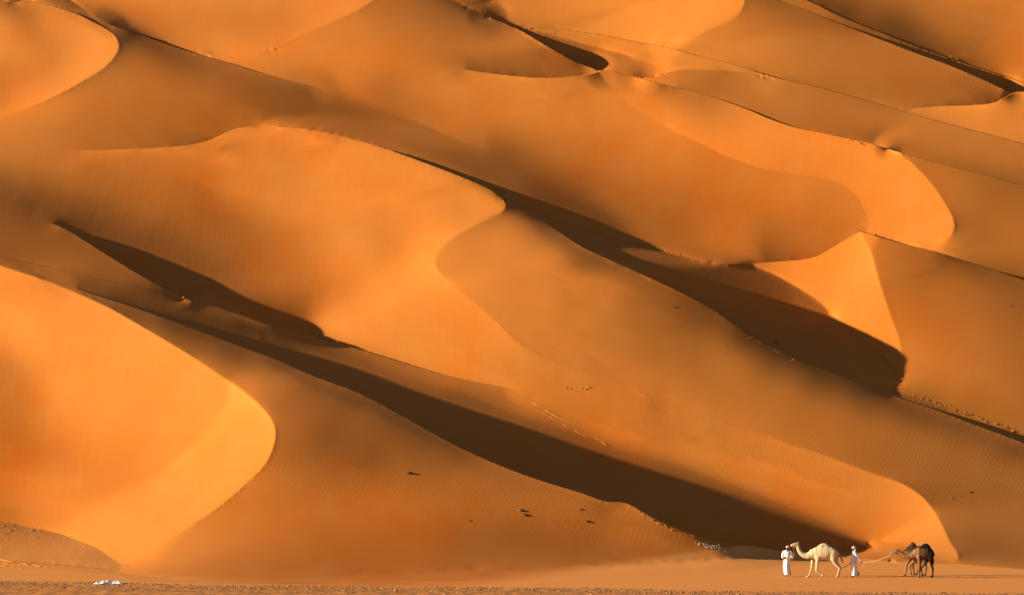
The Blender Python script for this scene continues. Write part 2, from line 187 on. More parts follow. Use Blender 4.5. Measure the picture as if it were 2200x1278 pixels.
NEAR={'T2': 'ST1', 'T1': 'S8', 'F9T': 'F9', 'T3': 'M8 S7 D8', 'SH': 'S7', 'S10T': 'S10', 'F5T': 'F5 FS', 'T5': 'S5 F5 FS', 'A': 'FA', 'B': 'SA', 'F6C': 'F6 D6', 'T6': 'S6 F6', 'C3T': 'F3', 'R2': 'F4 D4', 'SL': 'SL GR', 'VL': 'S3', 'K3': 'K3'}
NEAR={k:[LAB[x] for x in v.split()] for k,v in NEAR.items()}
SOFT={('K3','F3'),('F4','D4'),('F3','F4'),('SA','F5'),('M8','S7'),('SA','F3'),('GR','SL'),('F5','FB'),('F5','S10'),('S8','F9'),('SL','F4'),('F4','S3s')}
SOFT={tuple(sorted((LAB[a],LAB[b]))) for a,b in SOFT if a in LAB and b in LAB}
def inside(poly,U,V):
    """even-odd fill of points on grid rows; U 1d cols, V 1d rows"""
    x=poly[:,0];y=poly[:,1]; x2=np.roll(x,-1);y2=np.roll(y,-1)
    out=np.zeros((len(V),len(U)),bool)
    for i,v in enumerate(V):
        m=((y<=v)&(y2>v))|((y2<=v)&(y>v))
        if not m.any(): continue
        xs=np.sort(x[m]+(v-y[m])/(y2[m]-y[m])*(x2[m]-x[m]))
        out[i]=np.searchsorted(xs,U)%2==1
    return out
def labels(U,V):
    # tiny offset to avoid nodes lying exactly on curve
    L=np.zeros((len(V),len(U)),np.int16)
    for k,r in enumerate(REG):
        L[inside(r[1],U+.013,V+.017)]=k
    return L
def toT(G):
    G=np.asarray(G,float); lin=((np.maximum(G,0)/255+.055)/1.055)**2.4
    return np.where(G<45,-.035+G*.0014,TA*lin-.025)
TA=2.0
def rbf(P,val,U,V,eps=30.0):
    d=np.sqrt(((P[:,None]-P[None])**2).sum(-1)+eps*eps)
    n=len(P); A=np.zeros((n+1,n+1));A[:n,:n]=-d-np.eye(n)*-6.0;A[n,:n]=1;A[:n,n]=1
    A[:n,:n]=-d+np.eye(n)*4.0
    c=np.linalg.solve(A,np.append(val,0))
    out=np.full(len(U),c[n])
    for k in range(n): out+=c[k]*-np.sqrt((U-P[k,0])**2+(V-P[k,1])**2+eps*eps)
    return np.clip(out,val.min()-4,val.max()+4)
def curve_v(name,U):
    P=C[name]
    if name=='A':  # upper branch only
        k=np.argmax(P[:,0]); P=P[:k+1]
    return np.interp(U,P[:,0],P[:,1],left=np.nan,right=np.nan)
CALM=[(1112,836,24),(1054,38,20),(450,657,20),(100,478,22),(90,474,20),(120,602,22),(140,609,20),(150,325,22),(1000,151,24),(1290,151,34),(1060,38,26),(1030,26,22),(1345,160,20),(1385,167,34),(1425,162,24),(1419,99,22),(1650,168,34),(1590,158,20),(698,190,26),(236,54,20),(250,62,20),(218,46,16),(1906,319,24),(2176,197,22),(1905,1190,22),(1890,1198,20),(1870,505,16),(1411,865,26)]+[(x,float(y),20) for x,y in ((780,1259),(810,1259),(840,1258),(870,1258),(900,1258),(930,1256),(960,1254),(990,1252),(1020,1249),(1050,1254),(1080,1253),(1110,1251),(1140,1250),(1170,1248),(1200,1247),(1230,1245),(1260,1244),(1290,1242),(1320,1241),(1350,1239),(1380,1238),(1410,1236),(1440,1235),(1470,1233),(1500,1231),(1530,1229),(1560,1227),(1590,1225),(1620,1223),(1650,1220),(1680,1218),(1710,1215),(1740,1214),(1770,1212),(1800,1211),(1830,1211),(1860,1210),(1890,1209),(1920,1209),(1950,1209),(1980,1210))]
U0,U1,V0,V1=-560,2760,-180,1330
def stiff(n,u):
    if n=='C3T' and u>850: return 8.
    if n=='VL': return 4. if u<1330 else (8. if u>1720 else 1.)
    if n=='S10T': return 6.
    if n=='A' and u>100: return 4.
    return 1.
def setup(h):
    U=np.arange(U0,U1+1,h,float); V=np.arange(V0,V1+1,h,float)
    L=labels(U,V); UU,VV=np.meshgrid(U,V)
    T=np.zeros_like(UU); q0=np.zeros_like(UU)
    for k,r in enumerate(REG):
        m=L==k
        if not m.any(): continue
        c=np.array(r[3],float)
        T[m]=toT(rbf(c[:,:2],c[:,2],UU[m],VV[m])); q0[m]=r[2]
    # slit masks on vertical links (row j above, j+1 below)
    slit=np.zeros((len(V)-1,len(U)),bool); gap=np.zeros((len(V)-1,len(U))); mus=np.ones((len(V)-1,len(U))); hct=np.zeros((len(V),len(U)-1),bool)
    for name,a,b,prof in SLIT:
        cvv=curve_v(name,U+.013); ok=(U>=a)&(U<=b)&~np.isnan(cvv)
        px=[x[0] for x in prof]; py=[x[1] for x in prof]
        g=sum(wk_*np.interp(U+dk_,px,py) for wk_,dk_ in ((.08,-75),(.14,-50),(.18,-25),(.2,0),(.18,25),(.14,50),(.08,75)))
        g=np.minimum(g,np.interp(U,px,py)+2.)
        j=np.floor((cvv-V0-.017)/h); jr=np.full(len(U),-1)
        for i in np.nonzero(ok)[0]:
            jj=int(j[i])
            for d in (0,1,-1,2,-2):
                if 0<=jj+d<len(V)-1 and L[jj+d,i] not in NEAR[name] and L[jj+d+1,i] in NEAR[name] and not slit[jj+d,i]: jj+=d; break
            else: continue
            jr[i]=jj; mus[jj,i]=stiff(name,U[i]); slit[jj,i]=True; gap[jj,i]=max(gap[jj,i],g[i])
        for i in range(len(U)-1):
            if jr[i]>=0 and jr[i+1]>=0 and jr[i]!=jr[i+1]: hct[min(jr[i],jr[i+1])+1:max(jr[i],jr[i+1])+1,i]=True
    # let the shade run across boundaries that are only soft folds
    sk=lambda a,b: np.isin(np.minimum(a,b)*100+np.maximum(a,b),[q[0]*100+q[1] for q in SOFT])
    bh=sk(L[:,1:],L[:,:-1]); bv=sk(L[1:],L[:-1])&~slit
    near=np.zeros(L.shape,bool); near[:,1:]|=bh;near[:,:-1]|=bh;near[1:]|=bv;near[:-1]|=bv
    N=max(1,int(28/h)); band=near.copy()
    for _ in range(N):
        b2=band.copy(); b2[1:]|=band[:-1];b2[:-1]|=band[1:];b2[:,1:]|=band[:,:-1];b2[:,:-1]|=band[:,1:]; band=b2
    oh=((L[:,1:]==L[:,:-1])|bh)*1.; ov=((L[1:]==L[:-1])|bv)*1.
    for _ in range(N*N//2+2):
        num=T*1.0; den=np.ones_like(T)
        num[:,1:]+=oh*T[:,:-1];den[:,1:]+=oh;num[:,:-1]+=oh*T[:,1:];den[:,:-1]+=oh
        num[1:]+=ov*T[:-1];den[1:]+=ov;num[:-1]+=ov*T[1:];den[:-1]+=ov
        T=np.where(band,num/den,T)
    return U,V,L,T,q0,slit,gap,hct,mus
def solve(h,w_init=None,gn=5,cg=120,verbose=True):
    U,V,L,T,q0,slit,gap,hct,mus=setup(h); nu,nv=len(U),len(V); hh=h/F
    X=(U-CU)/F; Z=(VH-V)/F
    XX,ZZ=np.meshgrid(X,Z)
    gm=L==LAB['GR']
    wg=np.where(gm,np.log(np.where(gm,ZC/np.maximum(-ZZ,1e-3),1)),0)
    if w_init is None:
        w=np.log(300.)+ (1250-np.meshgrid(U,V)[1])/F*3.0
    else: w=w_init
    w=np.where(gm,wg,w)
    # masks
    softok=lambda a,b: (a==b)|np.isin(np.minimum(a,b)*100+np.maximum(a,b),[s[0]*100+s[1] for s in SOFT])
    lh=softok(L[:,1:],L[:,:-1])         # horizontal link same surface
    # a horizontal link is broken when a slit passes between its ends
    hcut=hct; hs=hct
    lv=softok(L[1:],L[:-1])&~slit
    lhs=lh&~hcut
    # link weights for priors
    q0v=np.minimum(q0[1:],q0[:-1]); 
    mv=(~slit)*1.0; mh=(~hcut)*1.0
    vlab=(L[1:]==L[:-1])&~slit
    cell=lv[:,1:]&lv[:,:-1]&lhs[1:]&lhs[:-1]
    grc=gm[1:,1:]|gm[:-1,:-1]|gm[1:,:-1]|gm[:-1,1:]
    Tc=.25*(T[1:,1:]+T[1:,:-1]+T[:-1,1:]+T[:-1,:-1])
    Uc=.5*(U[1:]+U[:-1]); Vc=.5*(V[1:]+V[:-1]); UC,VC=np.meshgrid(Uc,Vc)
    off=np.clip(np.maximum(np.maximum(-20-UC,UC-2220),-20-VC)/160.,0,1)
    sc4=(h/4.)**2
    wd=cell*(~grc)*(1-.85*off)*sc4
    Lc=L[1:,1:]; v4=np.interp(UC,C['V4'][:,0],C['V4'][:,1]); wd=wd*(1+5*((Lc==LAB['F5'])|(Lc==LAB['SA']))*np.clip((UC-1040)/60,0,1)*np.clip((1640-UC)/200,0,1)*np.clip((VC-v4+130)/40,0,1))*np.where((Lc==LAB['D4']),4.,np.where(Lc==LAB['SA'],1+2.5*np.clip((UC-450)/300,0,1)*np.clip((1150-UC)/100,0,1),(1+2.*((Lc==LAB['SL'])|(Lc==LAB['S3']))*np.clip((.13-Tc)/.12,0,1))*np.where(Lc==LAB['D6'],1+3.*np.clip((1720-UC)/200,0,1)*np.clip((UC-1130)/100,0,1),1.)))
    Xc=(UC-CU)/F; Zc=(VH-VC)/F
    # second-difference masks
    m_hh=(lhs[:,1:]&lhs[:,:-1])*1.0
    m_vv=(lv[1:]&lv[:-1])*1.0
    m_x=(lhs[1:]&lhs[:-1]&lv[:,1:]&lv[:,:-1])*1.0
    crh=(~lh)&(~hcut)&(~hs); crv=(~((L[1:]==L[:-1])|softok(L[1:],L[:-1])))&~slit
    ch=(crh[:,1:-1]&lhs[:,:-2]&lhs[:,2:])*1.0; cvv_=(crv[1:-1]&lv[:-2]&lv[2:])*1.0
    LC=.25
    cm=np.zeros((nv,nu)); UA,VA=np.meshgrid(U,V)
    for u_,v_,r_ in CALM: cm=np.maximum(cm,np.clip(1.7*(1-np.hypot(UA-u_,VA-v_)/(r_+h)),0,1))
    CH=1+60*cm[:,1:-1]; nr=np.zeros((nv,nu)); nr[:-1]+=slit; nr[1:]+=slit
    for _ in range(2):
        n2=nr.copy(); n2[1:]=np.maximum(n2[1:],nr[:-1]); n2[:-1]=np.maximum(n2[:-1],nr[1:]); nr=n2
    nr=np.minimum(nr,1)*(h<10)
    CVm=1+60*cm[1:-1]+8*nr[1:-1]; 
    n=6; fr=np.zeros((nv-1,nu)); fh=np.zeros((nv,nu-1))
    for k in range(n):
        t=(k+.5)/n
        fr+=(labels(U,V[:-1]+t*h)==L[1:]); fh+=(labels(U[:-1]+t*h,V)==L[:,1:])
    fr=np.clip(fr/n,.04,.96)[1:-1]; fh=np.clip(fh/n,.04,.96)[:,1:-1]
    gh=(gm[:,1:]!=gm[:,:-1])[:,1:-1]; ch=ch*(~gh)
    LQ,LP,L2=.0012*sc4,.0006*sc4,.05
    MU=2.5*sc4*mus; ANC=200.
    gs=slit&~(gm[1:]&gm[:-1])
    def grads(w):
        return (w[:,1:]-w[:,:-1])/hh,(w[:-1]-w[1:])/hh
    def gradsT(a,b):
        o=np.zeros((nv,nu)); o[:,1:]+=a;o[:,:-1]-=a;o[:-1]+=b;o[1:]-=b
        return o/hh
    def shade(p,q):
        b=1+Xc*p+Zc*q; n=np.sqrt(p*p+b*b+q*q); d=SUN[0]*p-SUN[1]*b+SUN[2]*q
        S=d/n
        dp=(SUN[0]-SUN[1]*Xc)/n-d*(p+b*Xc)/n**3
        dq=(SUN[2]-SUN[1]*Zc)/n-d*(q+b*Zc)/n**3
        return S,dp,dq
    m_hh=m_hh*CH; m_vv=m_vv*CVm; m_x=m_x*(1+60*.25*(cm[1:,1:]+cm[1:,:-1]+cm[:-1,1:]+cm[:-1,:-1])); wd=wd*(1-.97*.25*(cm[1:,1:]+cm[1:,:-1]+cm[:-1,1:]+cm[:-1,:-1]))
    ch=ch*CH[:,:-1]; cvv_=cvv_*CVm[:-1]
    for it in range(gn):
        P,Q=grads(w)
        pc=.5*(P[1:]+P[:-1]); qc=.5*(Q[:,1:]+Q[:,:-1])
        S,dp,dq=shade(pc,qc)
        r=Tc-S
        # attached-shadow targets are one sided
        wdd=wd*np.where(Tc<0.01,np.where(S<Tc,1.,2.),1.)
        # one-sided slope limits
        lqv=np.where(Q<1.3,.3*sc4,LQ/(1+(np.maximum(Q-q0v,0)/2.5)**2)); RV=1/(1+(np.maximum(Q,0)/6.)**2)**1.5; RX=L2*2*m_x*np.minimum(RV[:,1:],RV[:,:-1]); RVV=L2*m_vv*np.minimum(RV[1:],RV[:-1])
        tq=np.where(Q<1.3,1.35,q0v)
        lpv=np.where(np.abs(P)>2.4,.06*sc4,LP); tp=np.where(np.abs(P)>2.4,np.sign(P)*2.,0.)
        gtgt=np.log1p(gap/np.exp(w[1:]))
        def Aop(d):
            p,q=grads(d)
            pcd=.5*(p[1:]+p[:-1]); qcd=.5*(q[:,1:]+q[:,:-1])
            res=wdd*(dp*pcd+dq*qcd)
            a=np.zeros_like(p);b=np.zeros_like(q)
            t=res*dp*.5; a[1:]+=t;a[:-1]+=t
            t=res*dq*.5; b[:,1:]+=t;b[:,:-1]+=t
            a+=lpv*mh*p; b+=lqv*mv*q
            t=m_hh*(p[:,1:]-p[:,:-1])*L2; a[:,1:]+=t;a[:,:-1]-=t
            t=RVV*(q[1:]-q[:-1]); b[1:]+=t;b[:-1]-=t
            t=RX*(q[:,1:]-q[:,:-1]); b[:,1:]+=t;b[:,:-1]-=t
            t=ch*2*(p[:,1:-1]-(1-fh)*p[:,:-2]-fh*p[:,2:])*LC; a[:,1:-1]+=2*t;a[:,:-2]-=2*(1-fh)*t;a[:,2:]-=2*fh*t
            t=cvv_*(2*q[1:-1]-2*(1-fr)*q[:-2]-2*fr*q[2:])*LC; b[1:-1]+=2*t;b[:-2]-=2*(1-fr)*t;b[2:]-=2*fr*t
            o=gradsT(a,b)
            g=gs*(d[:-1]-d[1:])*(MU); o[:-1]+=g/hh*.02/hh;o[1:]-=g/hh*.02/hh
            o[gm]+=ANC/hh*d[gm]/hh
            return o
        # rhs = -gradient of energy at w
        a=np.zeros_like(P);b=np.zeros_like(Q)
        res=wdd*r
        t=res*dp*.5; a[1:]+=t;a[:-1]+=t
        t=res*dq*.5; b[:,1:]+=t;b[:,:-1]+=t
        a-=lpv*mh*(P-tp); b-=lqv*mv*(Q-tq)
        t=m_hh*(P[:,1:]-P[:,:-1])*L2; a[:,1:]-=t;a[:,:-1]+=t
        t=RVV*(Q[1:]-Q[:-1]); b[1:]-=t;b[:-1]+=t
        t=RX*(Q[:,1:]-Q[:,:-1]); b[:,1:]-=t;b[:,:-1]+=t
        t=ch*2*(P[:,1:-1]-(1-fh)*P[:,:-2]-fh*P[:,2:])*LC; a[:,1:-1]-=2*t;a[:,:-2]+=2*(1-fh)*t;a[:,2:]+=2*fh*t
        t=cvv_*(2*Q[1:-1]-2*(1-fr)*Q[:-2]-2*fr*Q[2:])*LC; b[1:-1]-=2*t;b[:-2]+=2*(1-fr)*t;b[2:]+=2*fr*t
        rhs=gradsT(a,b)
        g=gs*((w[:-1]-w[1:])-gtgt)*MU; rhs[:-1]-=g/hh*.02/hh; rhs[1:]+=g/hh*.02/hh
        rhs[gm]-=ANC/hh*(w-wg)[gm]/hh
        # Jacobi preconditioner
        dg=np.zeros((nv,nu))
        A1=wdd*dp*dp*.25; ah=np.zeros_like(P); ah[1:]+=A1;ah[:-1]+=A1
        A2=wdd*dq*dq*.25; av=np.zeros_like(Q); av[:,1:]+=A2;av[:,:-1]+=A2
        ah+=lpv*mh; av+=lqv*mv
        ah[:,1:]+=2*L2*m_hh; ah[:,:-1]+=2*L2*m_hh
        av[1:]+=2*RVV; av[:-1]+=2*RVV
        av[:,1:]+=2*RX; av[:,:-1]+=2*RX
        ah[:,1:-1]+=6*LC*ch;av[1:-1]+=6*LC*cvv_; av+=gs*MU*.02
        dg[:,1:]+=ah;dg[:,:-1]+=ah;dg[1:]+=av;dg[:-1]+=av
        dg/=hh*hh; dg[gm]+=ANC/hh/hh; dg+=1e-9
        x=np.zeros_like(w); rr=rhs.copy(); z=rr/dg; pp=z.copy(); rz=(rr*z).sum(); r0=rz
        for k in range(cg):
            Ap=Aop(pp); al=rz/(pp*Ap).sum(); x+=al*pp; rr-=al*Ap
            z=rr/dg; rz2=(rr*z).sum()
            if rz2<r0*1e-9: break
            pp=z+rz2/rz*pp; rz=rz2
        w=w+x
        if verbose: print('h',h,'gn',it,'cg',k,'rms',float(np.sqrt((wd*r*r).sum()/wd.sum())),'step',float(np.abs(x).max()),flush=True)
    P,Q=grads(w); pc=.5*(P[1:]+P[:-1]); qc=.5*(Q[:,1:]+Q[:,:-1])
    S,_,_=shade(pc,qc)
    return U,V,L,w,slit,gap,S,Tc,P,Q
def upsample(w,U,V,U2,V2):
    fu=np.clip((U2-U[0])/(U[1]-U[0]),0,len(U)-1.001); fv=np.clip((V2-V[0])/(V[1]-V[0]),0,len(V)-1.001)
    i=fu.astype(int);a=fu-i;j=fv.astype(int);b=(fv-j)[:,None]
    r0=w[j];r1=w[j+1]
    t=r0*(1-b)+r1*b
    return t[:,i]*(1-a)+t[:,i+1]*a

# ---------------------------------------------------------------- MESH OF THE DUNES
def extend(wk,m,rings):
    w=wk.copy(); m=m.copy()
    for _ in range(rings):
        num=np.zeros_like(w);den=np.zeros_like(w)
        for ax,sg in ((0,1),(0,-1),(1,1),(1,-1)):
            n1=np.roll(w,sg,ax);k1=np.roll(m,sg,ax);n2=np.roll(w,2*sg,ax);k2=np.roll(m,2*sg,ax)
            v=np.where(k2,2*n1-n2,n1); wt=np.where(k2,1.,.05)*k1
            num+=v*wt;den+=wt
        new=(~m)&(den>0)
        val=num/np.maximum(den,1e-9)
        val=np.clip(val,wk-.05,wk+.05)
        w[new]=val[new]; m|=new
    return w,m
def bspl(a,fu,fv):
    i=np.floor(fu).astype(int);t=fu-i; j=np.floor(fv).astype(int);s=fv-j
    def B(t): return ((1-t)**3/6,(3*t**3-6*t*t+4)/6,(-3*t**3+3*t*t+3*t+1)/6,t**3/6)
    bu=B(t);bv=B(s);o=0
    nv,nu=a.shape
    for x in range(4):
        ii=np.clip(i+x-1,0,nu-1)
        for y in range(4):
            jj=np.clip(j+y-1,0,nv-1)
            o=o+a[jj,ii]*bu[x]*bv[y]
    return o
def build_terrain(U,V,L,w,hf=2.0):
    h=U[1]-U[0]
    FU=np.concatenate([np.arange(U0+8,-24,8.),np.arange(-24,2224,hf),np.arange(2224,U1-8,8.)])
    FV=np.concatenate([np.arange(V0+8,-16,8.),np.arange(-16,V1-8,hf)])
    nU,nV=len(FU),len(FV)
    LF=labels(FU,FV)
    ext={};extm={}
    for k in range(len(REG)):
        m=L==k
        if m.any(): ext[k],extm[k]=extend(w,m,4)
    UU,VV=np.meshgrid(FU,FV)
    W=np.zeros((nV,nU))
    for k in ext:
        m=LF==k
        if m.any(): W[m]=bspl(ext[k],(UU[m]-U[0])/h,(VV[m]-V[0])/h)
    gl=LAB['GR']; gm=LF==gl
    # both surfaces are made to meet exactly along every fold
    fslit=np.zeros((nV-1,nU),bool)
    jsl={}; fh=np.zeros((nV,nU-1),bool)
    for name,a,b,prof in SLIT:
        c=curve_v(name,FU); ok=(FU>=a)&(FU<=b)&~np.isnan(c)&(c>FV[0]+1)&(c<FV[-1]-3)
        J=np.full(nU,-1)
        for i in np.nonzero(ok)[0]:
            jj=int(np.searchsorted(FV,c[i]))-1
            for d in (0,1,-1,2,-2):
                if 0<=jj+d<nV-1 and LF[jj+d,i] not in NEAR[name] and LF[jj+d+1,i] in NEAR[name] and not fslit[jj+d,i]: J[i]=jj+d; fslit[jj+d,i]=True; break
        jsl[name]=(c,J)
        for i in range(nU-1):
            if J[i]>=0 and J[i+1]>=0 and J[i]!=J[i+1]: fh[min(J[i],J[i+1])+1:max(J[i],J[i+1])+1,i]=True
    fx=np.zeros((nV,nU)); fn=np.zeros((nV,nU))
    def other(ja,ia,jb,ib):
        la=LF[ja,ia];lb=LF[jb,ib]
        for kb in ext:
            s=(lb==kb)&(la!=kb)
            if not s.any(): continue
            a,b=ja[s],ia[s]
            fu=(FU[b]-U[0])/h;fv=(FV[a]-V[0])/h
            okm=extm[kb][np.clip(np.round(fv).astype(int),0,len(V)-1),np.clip(np.round(fu).astype(int),0,len(U)-1)]
            if kb==gl: val=np.log(ZC*F/np.maximum(FV[a]-VH,1.))
            else: val=bspl(ext[kb],fu,fv)
            # target = ground exactly when the ground is one of the two
            D=(val-W[a,b])*.5*(LF[a,b]!=gl)*(kb!=gl)
            D=np.where(okm&(np.abs(D)<.03),D,0.)
            np.add.at(fx,(a,b),D); np.add.at(fn,(a,b),1.)
    W[gm]=np.log(ZC*F/(VV[gm]-VH))
    jj,ii=np.nonzero((LF[1:]!=LF[:-1])&~fslit); other(jj,ii,jj+1,ii); other(jj+1,ii,jj,ii)
    jj,ii=np.nonzero((LF[:,1:]!=LF[:,:-1])&(~fh)); other(jj,ii,jj,ii+1); other(jj,ii+1,jj,ii)
    fix=fn>0; cor=np.where(fix,fx/np.maximum(fn,1),0.)
    sh=(LF[:,1:]==LF[:,:-1])*1.; sv=((LF[1:]==LF[:-1])&~fslit)*1.
    for _ in range(14):
        num=np.zeros_like(cor);den=np.full_like(cor,1e-9)
        num[:,1:]+=sh*cor[:,:-1];den[:,1:]+=sh;num[:,:-1]+=sh*cor[:,1:];den[:,:-1]+=sh
        num[1:]+=sv*cor[:-1];den[1:]+=sv;num[:-1]+=sv*cor[1:];den[:-1]+=sv
        cor=np.where(fix,cor,num/den*.97)
    cor[gm]=0
    W+=cor
    Y=np.exp(W); Y[gm]=ZC*F/(VV[gm]-VH)
    def pos(u,v,y): return np.stack([(u-CU)/F*y, y, ZC+(VH-v)/F*y],-1)
    verts=[pos(UU,VV,Y).reshape(-1,3)]; nbase=nU*nV
    vlab=[LF.reshape(-1)]
    quads=np.ones((nV-1,nU-1),bool)
    extra_v=[];extra_l=[];faces=[]
    def addv(p,l):
        extra_v.append(p);extra_l.append(l); return nbase+len(extra_v)-1
    K=8
    ta,tb=math.tan(math.radians(24)),math.tan(math.radians(27))
    used=set()
    for name,a,b,prof in SLIT:
        c,J=jsl[name]
        info={}
        for i in np.nonzero(J>=0)[0]:
            j=int(J[i])
            if j<0 or j+1>=nV or (j,i) in used: continue
            kn=int(LF[min(j+1,nV-1),i]); kf=int(LF[j,i])
            u=FU[i];v=float(np.clip(c[i],FV[j]+.2,FV[j+1]-.2))
            def smp(k):
                if k==gl: return ZC*F/(v-VH)
                return float(np.exp(bspl(ext[k],np.array([(u-U[0])/h]),np.array([(v-V[0])/h]))[0]))
            yn=smp(kn);yf=smp(kf)
            yn*=float(np.exp(cor[j+1,i])); yf*=float(np.exp(cor[j,i]))
            yb=float(np.exp(W[j+1,i])); ya=float(np.exp(W[j,i]))
            if abs(yn-yb)>2.5: yn=yb
            if abs(yf-ya)>2.5: yf=ya
            if yf<yn: yn=yf=.5*(yn+yf)
            used.add((j,i))
            pn=pos(u,v,yn);pf=pos(u,v,yf)
            ids=[addv(pn,kn)]
            for q in range(1,K):
                t=q/K; y=yn+(yf-yn)*t
                z=max(pn[2]-ta*(y-yn), pf[2]-tb*(yf-y)); 
                ids.append(addv(np.array([(u-CU)/F*y,y,z]),kn if t<.5 else kf))
            ids.append(addv(pf,kf))
            info[i]=(j,ids)
        B=lambda j,i: j*nU+i
        for i in range(nU-1):
            A0=info.get(i);A1=info.get(i+1)
            if A0 is None and A1 is None: continue
            if A0 and A1:
                j0,n0=A0;j1,n1=A1
                if abs(j0-j1)>12: continue
                lo,hi=min(j0,j1),max(j0,j1)
                quads[lo:hi+1,i]=False
                # near polygon (below)
                poly=[n0[0]]+[B(j,i) for j in range(j0+1,hi+2)]+[B(j,i+1) for j in range(hi+1,j1,-1)]+[n1[0]]
                apex=len(poly)-1 if j0<j1 else 0
                p=poly[apex:]+poly[:apex]
                for q in range(1,len(p)-1): faces.append((p[0],p[q],p[q+1]))
                # far polygon (above)
                poly=[n1[-1]]+[B(j,i+1) for j in range(j1,lo-1,-1)]+[B(j,i) for j in range(lo,j0+1)]+[n0[-1]]
                apex=len(poly)-1 if j1>j0 else 0
                p=poly[apex:]+poly[:apex]
                for q in range(1,len(p)-1): faces.append((p[0],p[q],p[q+1]))
                for q in range(K): faces.append((n0[q],n1[q],n1[q+1],n0[q+1]))
            elif A1:
                j,n=A1; quads[j,i]=False
                p=[n[0],B(j,i+1),B(j,i),B(j+1,i),B(j+1,i+1)]
                for q in range(1,4): faces.append((p[0],p[q],p[q+1]))
            else:
                j,n=A0; quads[j,i]=False
                p=[n[0],B(j+1,i),B(j+1,i+1),B(j,i+1),B(j,i)]
                for q in range(1,4): faces.append((p[0],p[q],p[q+1]))
    # far side of the highest ridge runs back and down
    top=[list(range(nU))]
    for s,dz in ((30,-6),(90,-22),(220,-40)):
        row=[]
        for i in range(nU):
            p=verts[0][i]; row.append(addv(np.array([p[0]*(1+s/450.),p[1]+s,max(p[2]+dz,-.4)]),int(LF[0,i])))
        top.append(row)
    for r in range(3):
        for i in range(nU-1): faces.append((top[r+1][i],top[r][i],top[r][i+1],top[r+1][i+1]))
    VT=np.vstack([verts[0],np.array(extra_v)]); VL_=np.concatenate([vlab[0],np.array(extra_l)])
    jj,ii=np.nonzero(quads)
    Q=np.stack([jj*nU+ii,(jj+1)*nU+ii,(jj+1)*nU+ii+1,jj*nU+ii+1],1)
    global GRID; GRID=(FU,FV,np.where(gm,Y,np.exp(W)))
    return VT,VL_,Q,faces
def depth_at(u,v):
    FU,FV,Y=GRID; i=int(np.clip(np.searchsorted(FU,u)-1,0,len(FU)-2)); j=int(np.clip(np.searchsorted(FV,v)-1,0,len(FV)-2))
    return float(Y[j,i])
def at(u,v,y=None):
    if y is None: y=depth_at(u,v)
    return Vector(((u-CU)/F*y,y,ZC+(VH-v)/F*y))
def noise2(x,y,seed=0):
    """smooth value noise on plan coordinates"""
    xi=np.floor(x).astype(np.int64);yi=np.floor(y).astype(np.int64);fx=x-xi;fy=y-yi
    fx=fx*fx*fx*(fx*(fx*6-15)+10);fy=fy*fy*fy*(fy*(fy*6-15)+10)
    def hsh(a,b):
        n=(a*374761393+b*668265263+seed*974634777)&0xffffffff
        n=((n^(n>>13))*1274126177)&0xffffffff
        return ((n^(n>>16))&0xffff)/65535.-.5
    return (hsh(xi,yi)*(1-fx)+hsh(xi+1,yi)*fx)*(1-fy)+(hsh(xi,yi+1)*(1-fx)+hsh(xi+1,yi+1)*fx)*fy
